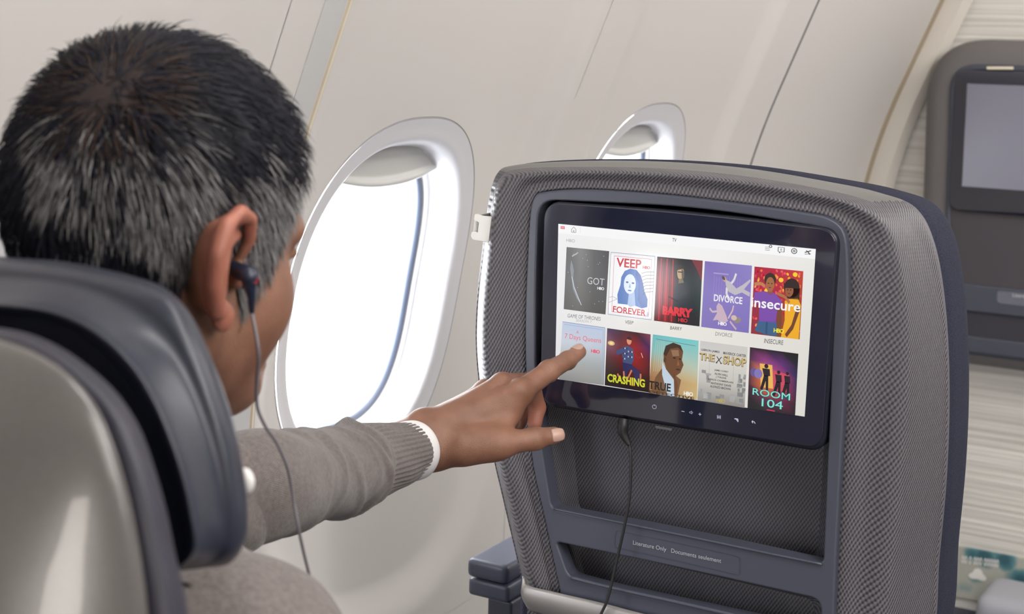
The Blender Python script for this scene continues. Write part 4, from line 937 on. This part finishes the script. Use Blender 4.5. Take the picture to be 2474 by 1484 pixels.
# fingernails
M_nail = mat('nail', (.46, .29, .235), .3, coat=.2)
def nail(c, axis, nrm, l, w_, rad):
    """curved plate on the finger: c = finger axis point, axis along the finger, nrm = outward from the back"""
    axis = nz(axis); nrm = nz(nrm - axis * (nrm @ axis)); sd = np.cross(axis, nrm); v = []
    R_, C_ = 9, 11
    for i in range(R_):
        t = -1 + 2 * i / (R_ - 1)
        for j in range(C_):
            a = (-1 + 2 * j / (C_ - 1)) * w_ * (1 - .22 * max(0, t) ** 2 - .12 * max(0, -t) ** 2)
            lift = rad * (1 - .07 * max(0, t) ** 2) + .0003
            v.append(c + axis * (t * l / 2 * (1 - .15 * (a / w_) ** 2)) + nrm * lift * math.cos(a) + sd * lift * math.sin(a))
    o = mesh_obj('fingernail', v, grid_faces(R_, C_, False), M_nail, man); s = o.modifiers.new('s', 'SOLIDIFY'); s.thickness = .0006; s.offset = 0
    return o
camdir = -nz(ray(1400, 850))
nail(K(1652, 268, 1.5962), ix[3] - ix[2], np.array([-.35, -.1, .9]) + camdir * .75, .0125, .80, .0080)
nail(K(1452, 1008, 1.5165), th[3] - th[2], camdir * 1.0 + np.array([.25, 0, .10]), .0140, .85, .0089)

# hair: a cap hugging the skull and a few thousand short strands
rng = np.random.default_rng(7)
def skull_r(dirs):
    lo = np.full(len(dirs), .03); hi = np.full(len(dirs), .17)
    for _ in range(22):
        m = (lo + hi) / 2; ins = skull((dirs * m[:, None]).astype(np.float32)) < 0; lo = np.where(ins, m, lo); hi = np.where(ins, hi, m)
    return lo
def hairmask(p):
    """>0 inside the hair region; p = local surface points (f, r, u)"""
    f, r, u = p[:, 0], np.abs(p[:, 1]), p[:, 2]
    line = np.interp(f, [-.12, -.075, -.050, -.030, -.016, .012, .017, .034, .042, .052, .062, .075, .090], [-.075, -.076, -.060, -.028, .022, .026, -.026, -.028, .004, .022, .045, .072, .072])
    return u - line
def thick(p):
    u = p[:, 2]; f = p[:, 0]
    return np.interp(u, [-.08, -.04, 0, .05, .09, .13], [.003, .006, .009, .012, .015, .017]) + .010 * np.clip(f / .06, 0, 1) * np.clip((u - .04) / .05, 0, 1)
M_hair = mat('hair', (.03, .03, .035), .5, spec=.25); vc = N(M_hair, 'ShaderNodeVertexColor', layer_name='col'); L(M_hair, vc.outputs[0], bsdf(M_hair).inputs['Base Color'])
n_t, n_p = 90, 140; v = []; ms = []
for i in range(n_t):
    th_ = math.pi * (i + .5) / n_t
    for j in range(n_p):
        ph = 2 * math.pi * j / n_p; v.append((math.sin(th_) * math.cos(ph), math.sin(th_) * math.sin(ph), math.cos(th_)))
D_ = np.array(v); r_ = skull_r(D_); P_ = D_ * r_[:, None]; mk = hairmask(P_)
P2 = D_ * (r_ + thick(P_) * .62 * np.clip(mk / .02, 0, 1) + .0005)[:, None] 
idx_ok = mk > -.002; fs = []
for i in range(n_t - 1):
    for j in range(n_p):
        q = (i * n_p + j, i * n_p + (j + 1) % n_p, (i + 1) * n_p + (j + 1) % n_p, (i + 1) * n_p + j)
        if all(idx_ok[k] for k in q): fs.append(q)
fs.append(tuple(range(n_p - 1, -1, -1)))
used_ = sorted({k for q in fs for k in q}); re_ = {k: i for i, k in enumerate(used_)}
hair_v = [loc2w(P2[k]) for k in used_]; hair_f = [[re_[k] for k in q] for q in fs]; hair_c = [(.030, .022, .021) if np.linalg.norm(P2[k] - np.array([-.064, .036, .098])) < .03 else (.008, .008, .013) for k in used_]
NS = 15000
d = rng.normal(size=(NS * 2, 3)); d /= np.linalg.norm(d, axis=1)[:, None]; r0 = skull_r(d); p0 = d * r0[:, None]; m0 = hairmask(p0)
keep = (m0 > 0) & (rng.random(len(d)) < .999); d, p0, m0 = d[keep][:NS], p0[keep][:NS], m0[keep][:NS]
WHORL = np.array([-.064, .036, .098])
dx_ = nz(WHORL) + rng.normal(size=(1500, 3)) * .16; dx_ /= np.linalg.norm(dx_, axis=1)[:, None]; px_ = dx_ * skull_r(dx_)[:, None]
p0 = np.vstack([px_, p0]); m0 = np.concatenate([hairmask(px_), m0])
cl_ = rng.normal(size=(420, 3)) * np.array([.08, .07, .08]); cv_ = rng.random(420)
ci = ((p0[:, None] - cl_[None]) ** 2).sum(-1).argmin(1)
K_ = 5; n_s = len(p0); U_ = p0[:, 2]
nrm_ = lambda a: a / np.maximum(np.linalg.norm(a, axis=-1, keepdims=True), 1e-9)
LN = np.interp(U_, [-.07, -.03, .02, .07, .12], [.010, .014, .020, .030, .036]) * rng.uniform(.75, 1.2, n_s)
n0 = nrm_(p0 / np.array([.099, .077, .090]) ** 2); fl = p0 - WHORL; dist = np.linalg.norm(fl, axis=1)
cj = (ci * 7) % 420
fl = nrm_(fl) + np.stack([np.zeros(n_s), np.zeros(n_s), -1.3 * np.clip((.085 - U_) / .07, 0, 1)], 1) + rng.normal(size=(n_s, 3)) * (.16 + .9 * np.exp(-(dist / .022) ** 2))[:, None] + np.stack([cv_[ci] - .5, cv_[cj] - .5, np.zeros(n_s)], 1) * .55
t_ = nrm_(fl - n0 * (fl * n0).sum(1, keepdims=True))
TK = thick(p0) * np.minimum(1, m0 / .018 + .25) * rng.uniform(.72, 1.14, n_s); TK[::97] *= 1.3
Q_ = p0[:, None] + t_[:, None] * LN[:, None, None] * np.linspace(0, 1, K_)[None, :, None]
dn = nrm_(Q_); rs = skull_r(dn.reshape(-1, 3)).reshape(n_s, K_)
Wp = Hc + (dn * (rs + TK[:, None] * np.sin(np.linspace(.25, 1.25, K_))[None])[..., None]) @ RH
side = nrm_(np.cross(Wp[:, -1] - Wp[:, 0], nrm_(Wp[:, 0] - Hc))); nn_ = nrm_(Wp[:, 2] - Hc)
wd = rng.uniform(.00035, .0007, n_s)[:, None] * 1.3; ws = (1, 1, .9, .6, .12)
tri = np.stack([np.stack([Wp[:, k] + side * wd * ws[k], Wp[:, k] + nn_ * wd * .8 * ws[k], Wp[:, k] - side * wd * ws[k]], 1) for k in range(K_)], 1).reshape(-1, 3)
fo_ = []
for k in range(K_ - 1):
    for a_1 in range(3):
        b_1 = (a_1 + 1) % 3; fo_.append([k * 3 + a_1, k * 3 + b_1, k * 3 + 3 + b_1, k * 3 + 3 + a_1])
hair_f += (np.array(fo_)[None] + (np.arange(n_s) * K_ * 3)[:, None, None] + len(hair_v)).reshape(-1, 4).tolist()
gp = np.interp(U_, [-.06, -.03, .0, .04, .07, .11], [.16, .34, .56, .60, .36, .08]) + np.where((p0[:, 0] > -.005) & (U_ < .06), .25, 0)
g_ = cv_[ci] * .7 + rng.random(n_s) * .3
ql = rng.uniform(.07, .30, n_s); qd = rng.uniform(.003, .014, n_s)
cl2 = np.where((g_ < gp)[:, None], np.stack([ql, ql * .965, ql * .98], 1), np.stack([qd, qd * 1.0, qd * 1.8], 1))
cl2[(dist < .026) & (rng.random(n_s) < .35)] = (.05, .031, .024)
hair_c = np.vstack([np.array(hair_c), np.repeat(cl2, K_ * 3, axis=0)]); hair_v = np.vstack([np.array(hair_v), tri])
ho = mesh_obj('hair', hair_v, hair_f, M_hair, man)
ca = ho.data.color_attributes.new('col', 'FLOAT_COLOR', 'POINT'); a_ = np.ones((len(hair_v), 4)); a_[:, :3] = hair_c; ca.data.foreach_set('color', a_.ravel())
# eyebrow strands
M_brow = mat('eyebrow', (.02, .018, .02), .6)
for s_ in (-1, 1):
    ev, ef = [], []
    for k in range(90):
        t = rng.random(); p = np.array([.096 - .016 * t * t - .004 * t, s_ * (.014 + .038 * t), .022 + .004 * math.sin(3 * t) + rng.normal() * .0018]); q = p + np.array([.0025, s_ * .006, .001])
        a, b = loc2w(p), loc2w(q); o = len(ev); ev += [a, a + np.array([0, 0, .0007]), b, a + Fd * .0006]; ef += [[o, o + 1, o + 2], [o + 1, o + 3, o + 2], [o + 3, o, o + 2]]
    mesh_obj('eyebrow', ev, ef, M_brow, man)

# clothes
M_knit = mat('knit', (.215, .185, .175), .85, sheen=.25, spec=.2)
tc = N(M_knit, 'ShaderNodeUVMap', uv_map='uv'); sep = N(M_knit, 'ShaderNodeSeparateXYZ'); L(M_knit, tc.outputs[0], sep.inputs[0])
def sine(m, sock, k):
    a = N(m, 'ShaderNodeMath', operation='MULTIPLY'); L(m, sock, a.inputs[0]); a.inputs[1].default_value = k
    b = N(m, 'ShaderNodeMath', operation='SINE'); L(m, a.outputs[0], b.inputs[0]); return b
s1 = sine(M_knit, sep.outputs[1], 2 * math.pi * 520); no = N(M_knit, 'ShaderNodeTexNoise', Scale=900.0, Detail=2.0); to = N(M_knit, 'ShaderNodeTexCoord'); L(M_knit, to.outputs['Object'], no.inputs['Vector'])
s2_ = sine(M_knit, sep.outputs[0], 2 * math.pi * 760)
mm = N(M_knit, 'ShaderNodeMath', operation='MULTIPLY'); L(M_knit, s1.outputs[0], mm.inputs[0]); L(M_knit, s2_.outputs[0], mm.inputs[1])
m3 = N(M_knit, 'ShaderNodeMath', operation='MULTIPLY_ADD'); L(M_knit, mm.outputs[0], m3.inputs[0]); m3.inputs[1].default_value = .35; n9 = N(M_knit, 'ShaderNodeTexNoise', Scale=260.0, Detail=3.0); L(M_knit, to.outputs['Object'], n9.inputs['Vector'])
av = N(M_knit, 'ShaderNodeMath', operation='MULTIPLY_ADD'); L(M_knit, n9.outputs[0], av.inputs[0]); av.inputs[1].default_value = .9; hf = N(M_knit, 'ShaderNodeMath', operation='MULTIPLY'); L(M_knit, no.outputs[0], hf.inputs[0]); hf.inputs[1].default_value = .5; L(M_knit, hf.outputs[0], av.inputs[2])
L(M_knit, av.outputs[0], m3.inputs[2])
bu = N(M_knit, 'ShaderNodeBump', Strength=.6, Distance=.0012); L(M_knit, m3.outputs[0], bu.inputs['Height']); L(M_knit, bu.outputs[0], bsdf(M_knit).inputs['Normal'])
mr = N(M_knit, 'ShaderNodeMapRange'); L(M_knit, m3.outputs[0], mr.inputs[0]); mr.inputs[1].default_value = .35; mr.inputs[2].default_value = 1.05
mx = N(M_knit, 'ShaderNodeMix', data_type='RGBA'); L(M_knit, mr.outputs[0], mx.inputs[0]); mx.inputs[6].default_value = (.105, .089, .085, 1); mx.inputs[7].default_value = (.215, .188, .178, 1); L(M_knit, mx.outputs[2], bsdf(M_knit).inputs['Base Color'])
def sweater_sdf(P):
    P = P.astype(np.float32); d = smin(torso(P, .012), rarm(P, .013), .03)
    d = smin(d, rcone(P, LS, EL + (LS - EL) * .15, .060, .050), .04)
    n = np.sin(P[..., 0] * 70 + P[..., 2] * 45 + 2 * np.sin(P[..., 1] * 30)) * np.sin(P[..., 2] * 38 + P[..., 1] * 52)
    d = d + .0022 * n
    d = np.maximum(d, -(P[..., 2] - (-.86)) )                 # hem
    nk = rcone(P, NB + np.array([0, 0, -.03]), loc2w((-.03, 0, -.04)), .058, .062)
    return np.maximum(d, -nk)
sv, sf = nets(sweater_sdf, blo + np.array([0, 0, .5]), bhi + np.array([0, 0, .02]), .007)
sp_c = [LS + (EL - LS) * .55, LS + (EL - LS) * .85, EL, atd(700, 1160, 1.275), atd(800, 1142, 1.345), atd(880, 1118, 1.405), atd(940, 1103, 1.450), atd(985, 1092, 1.482)]
sp_r = [.052, .050, .0475, .0430, .0405, .0385, .0350, .0315]
mN, nN = 220, 360; PP = crom(sp_c, mN, closed=False); rr = crom(np.array(sp_r)[:, None], mN, closed=False)[:, 0]; T, Nn, Bb = frames(PP)
s_len = np.concatenate([[0], np.cumsum(np.linalg.norm(np.diff(PP, axis=0), axis=1))]); tot = s_len[-1]
ang = np.linspace(0, 2 * np.pi, nN, endpoint=False); V_ = []; uv = []
for i in range(mN):
    e = tot - s_len[i]                                        # distance from the cuff end
    rib = 1 - sm(e, .090, .097)
    ca_, sa_ = np.cos(ang), np.sin(ang)
    fold = 0
    for (c0, amp, wid, slope, ph) in ((.062, .0050, .0040, .010, .4), (.073, .0046, .0045, -.012, 1.4), (.086, .0036, .005, .014, 2.6), (.105, .0026, .006, -.012, .2), (.128, .0034, .006, .018, 1.8), (.150, .0030, .007, -.014, 3.4), (.172, .0036, .007, .016, .9), (.200, .003, .009, -.012, 2.2)):
        cc = c0 + .041 + slope * np.sin(ang + ph) + .003 * np.sin(3 * ang + ph * 2)
        fold = fold + 1.35 * amp * (.55 + .45 * np.cos(ang + ph * 1.7)) * np.exp(-((e - cc) / wid) ** 2)
    flat = 1 - .04 * ca_ * ca_
    r = rr[i] * flat + fold + rib * (.00075 * min(1, e / .006) * np.cos(ang * 44) - .0012) + .0006 * np.sin(5 * ang + e * 90) + .0009 * np.sin(2 * ang - e * 60)
    if e < .003: r = r - (.003 - e) * .7
    V_.append(PP[i] + r[:, None] * (ca_[:, None] * Nn[i] + sa_[:, None] * Bb[i]))
    uv.append(np.stack([np.full(nN, s_len[i]), ang / (2 * np.pi) * rr[i] * 6.28], 1))
V_.append(PP[-1] + (rr[-1] - .006) * (np.cos(ang)[:, None] * Nn[-1] + np.sin(ang)[:, None] * Bb[-1])); uv.append(uv[-1])
V_ = np.vstack(V_); uv = np.vstack(uv)
V, F = join([(sv, sf), (V_, grid_faces(mN + 1, nN))]); UV = np.vstack([np.zeros((len(sv), 2)), uv])
sw = mesh_obj('sweater', V, F, M_knit, man, uvs=UV)
# white cuff and collar
M_shirt = noise_bump(mat('white_cotton', (.80, .79, .79), .8), 1200, .2, .0004)
c0_ = PP[-1] - T[-1] * .012; ctl = [c0_, PP[-1] + T[-1] * .010]; rows_ = []
for t, r in ((-.012, .0300), (0, .0302), (.006, .0305), (.0118, .0302), (.0125, .0297), (.0118, .0290), (.000, .0285)):
    rows_.append(PP[-1] + T[-1] * t + r * (np.cos(ang)[:, None] * Nn[-1] + np.sin(ang)[:, None] * Bb[-1]))
fixn(mesh_obj('shirt_cuff', np.vstack(rows_), grid_faces(len(rows_), nN), M_shirt, man))
cr_ = []
for h_, r in ((-.012, .070), (.006, .071), (.020, .069), (.031, .067), (.034, .0655), (.031, .064), (.0, .062)):
    a = np.linspace(0, 2 * np.pi, 80, endpoint=False); c = NB + np.array([0.004, .012, h_ - .012])
    cr_.append(np.stack([c[0] + r * np.cos(a), c[1] + r * np.sin(a) * 1.0, c[2] - .012 * np.sin(a)], 1))
fixn(mesh_obj('shirt_collar', np.vstack(cr_), grid_faces(len(cr_), 80), M_shirt, man))
def tro(P):
    P = P.astype(np.float32); return np.maximum(legs(P, .010), -(P[..., 2] + 1.42))
tv_, tf_ = nets(tro, np.array([HP[0] - .3, HP[1] - .2, -1.5]), np.array([HP[0] + .3, 1.4, -.66]), .010)
mesh_obj('trousers', tv_, tf_, noise_bump(mat('trouser_cloth', (.05, .055, .08), .9), 700, .4, .001), man)
for s_ in (0, 1):
    def shoe(P, s_=s_):
        P = P.astype(np.float32); a = AN[s_]; d = smin(rcone(P, a + np.array([0, -.015, -.055]), a + np.array([0, .15, -.068]), .045, .032), rcone(P, a + np.array([0, 0, -.04]), a + np.array([0, 0, .0]), .045, .044), .02)
        return np.maximum(d, -(P[..., 2] + 1.499))
    q1, q2 = nets(shoe, AN[s_] - np.array([.08, .1, .105]), AN[s_] + np.array([.08, .22, .06]), .005)
    mesh_obj('shoe', q1, q2, mat('shoe_leather', (.03, .02, .015), .35), man)

# ------------------------------------------------------------------ earphones: bud in the right ear, wire to the monitor socket
ep = thing('earphones', 'black wired earphones, bud in the man\'s ear, lead plugged under the screen', 'earphones', (-.6, 1.0, -.9))
eb = loc2w((.004, .092, -.012))
e0 = loc2w((.006, .080, .000)); e1 = loc2w((.004, .098, -.003)); e2 = loc2w((.008, .098, -.016)); e3 = loc2w((.011, .096, -.026))
bud = tube('earbud', [e0, (e0 + e1) / 2, e1, (e1 * .6 + e2 * .4), e2, e3], [.0045, .0054, .0058, .0046, .0026, .0016], M_bud, ep, 16, 40)
cc = loc2w((.0055, .1036, -.005)); 
dv = [cc + Rd * .0010 * (1 if k == 0 else 0) for k in range(1)]; aa = np.linspace(0, 2 * np.pi, 16, endpoint=False)
dv = [cc + .0022 * (math.cos(a) * Fd + math.sin(a) * Ud) for a in aa] + [cc - Rd * .003 + .0022 * (math.cos(a) * Fd + math.sin(a) * Ud) for a in aa]
mesh_obj('red_dot', dv, [tuple(range(16))] + [(k, (k + 1) % 16, 16 + (k + 1) % 16, 16 + k) for k in range(16)], M_budr, bud, smooth=False)
de = float(e3 @ ray(600, 700) / (ray(600, 700) @ ray(600, 700)))
wire = [e3, atd(617, 800, de - .004), atd(625, 860, de - .004), atd(620, 930, de + .01), atd(622, 985, de + .02), atd(642, 1032, de + .03), atd(668, 1070, de + .04), atd(694, 1130, de + .05), atd(708, 1200, de + .06), atd(720, 1270, de + .06), atd(735, 1340, de + .07), atd(752, 1410, de + .08), atd(770, 1500, de + .09)]
tube('wire', wire, .0011, M_wire, ep, 10, 160)
pc = [atd(770, 1500, de + .09), np.array([-.56, .93, -.60]), np.array([-.58, 1.05, -.70]), np.array([-.62, 1.20, -.72]), np.array([-.66, 1.32, -.66]), onY(1395, 1600, 1.385), onY(1430, 1535, 1.398), onY(1452, 1484, 1.403), onY(1468, 1448, 1.405), onY(1482, 1390, 1.407), onY(1496, 1330, 1.408), onY(1509, 1270, 1.408), onY(1521, 1200, 1.409), onY(1524, 1120, 1.410), onY(1521, 1078, 1.412), onY(1514, 1062, 1.414)]
tube('cable', pc, .0016, M_cable, ep, 10, 260)
tube('plug', [onY(1507, 1013, 1.413), onY(1505, 1028, 1.4105), onY(1505, 1044, 1.4105), onY(1512, 1060, 1.411), onY(1521, 1076, 1.411)], [.0052, .0060, .0056, .0042, .0024], M_cable, ep, 14, 40)
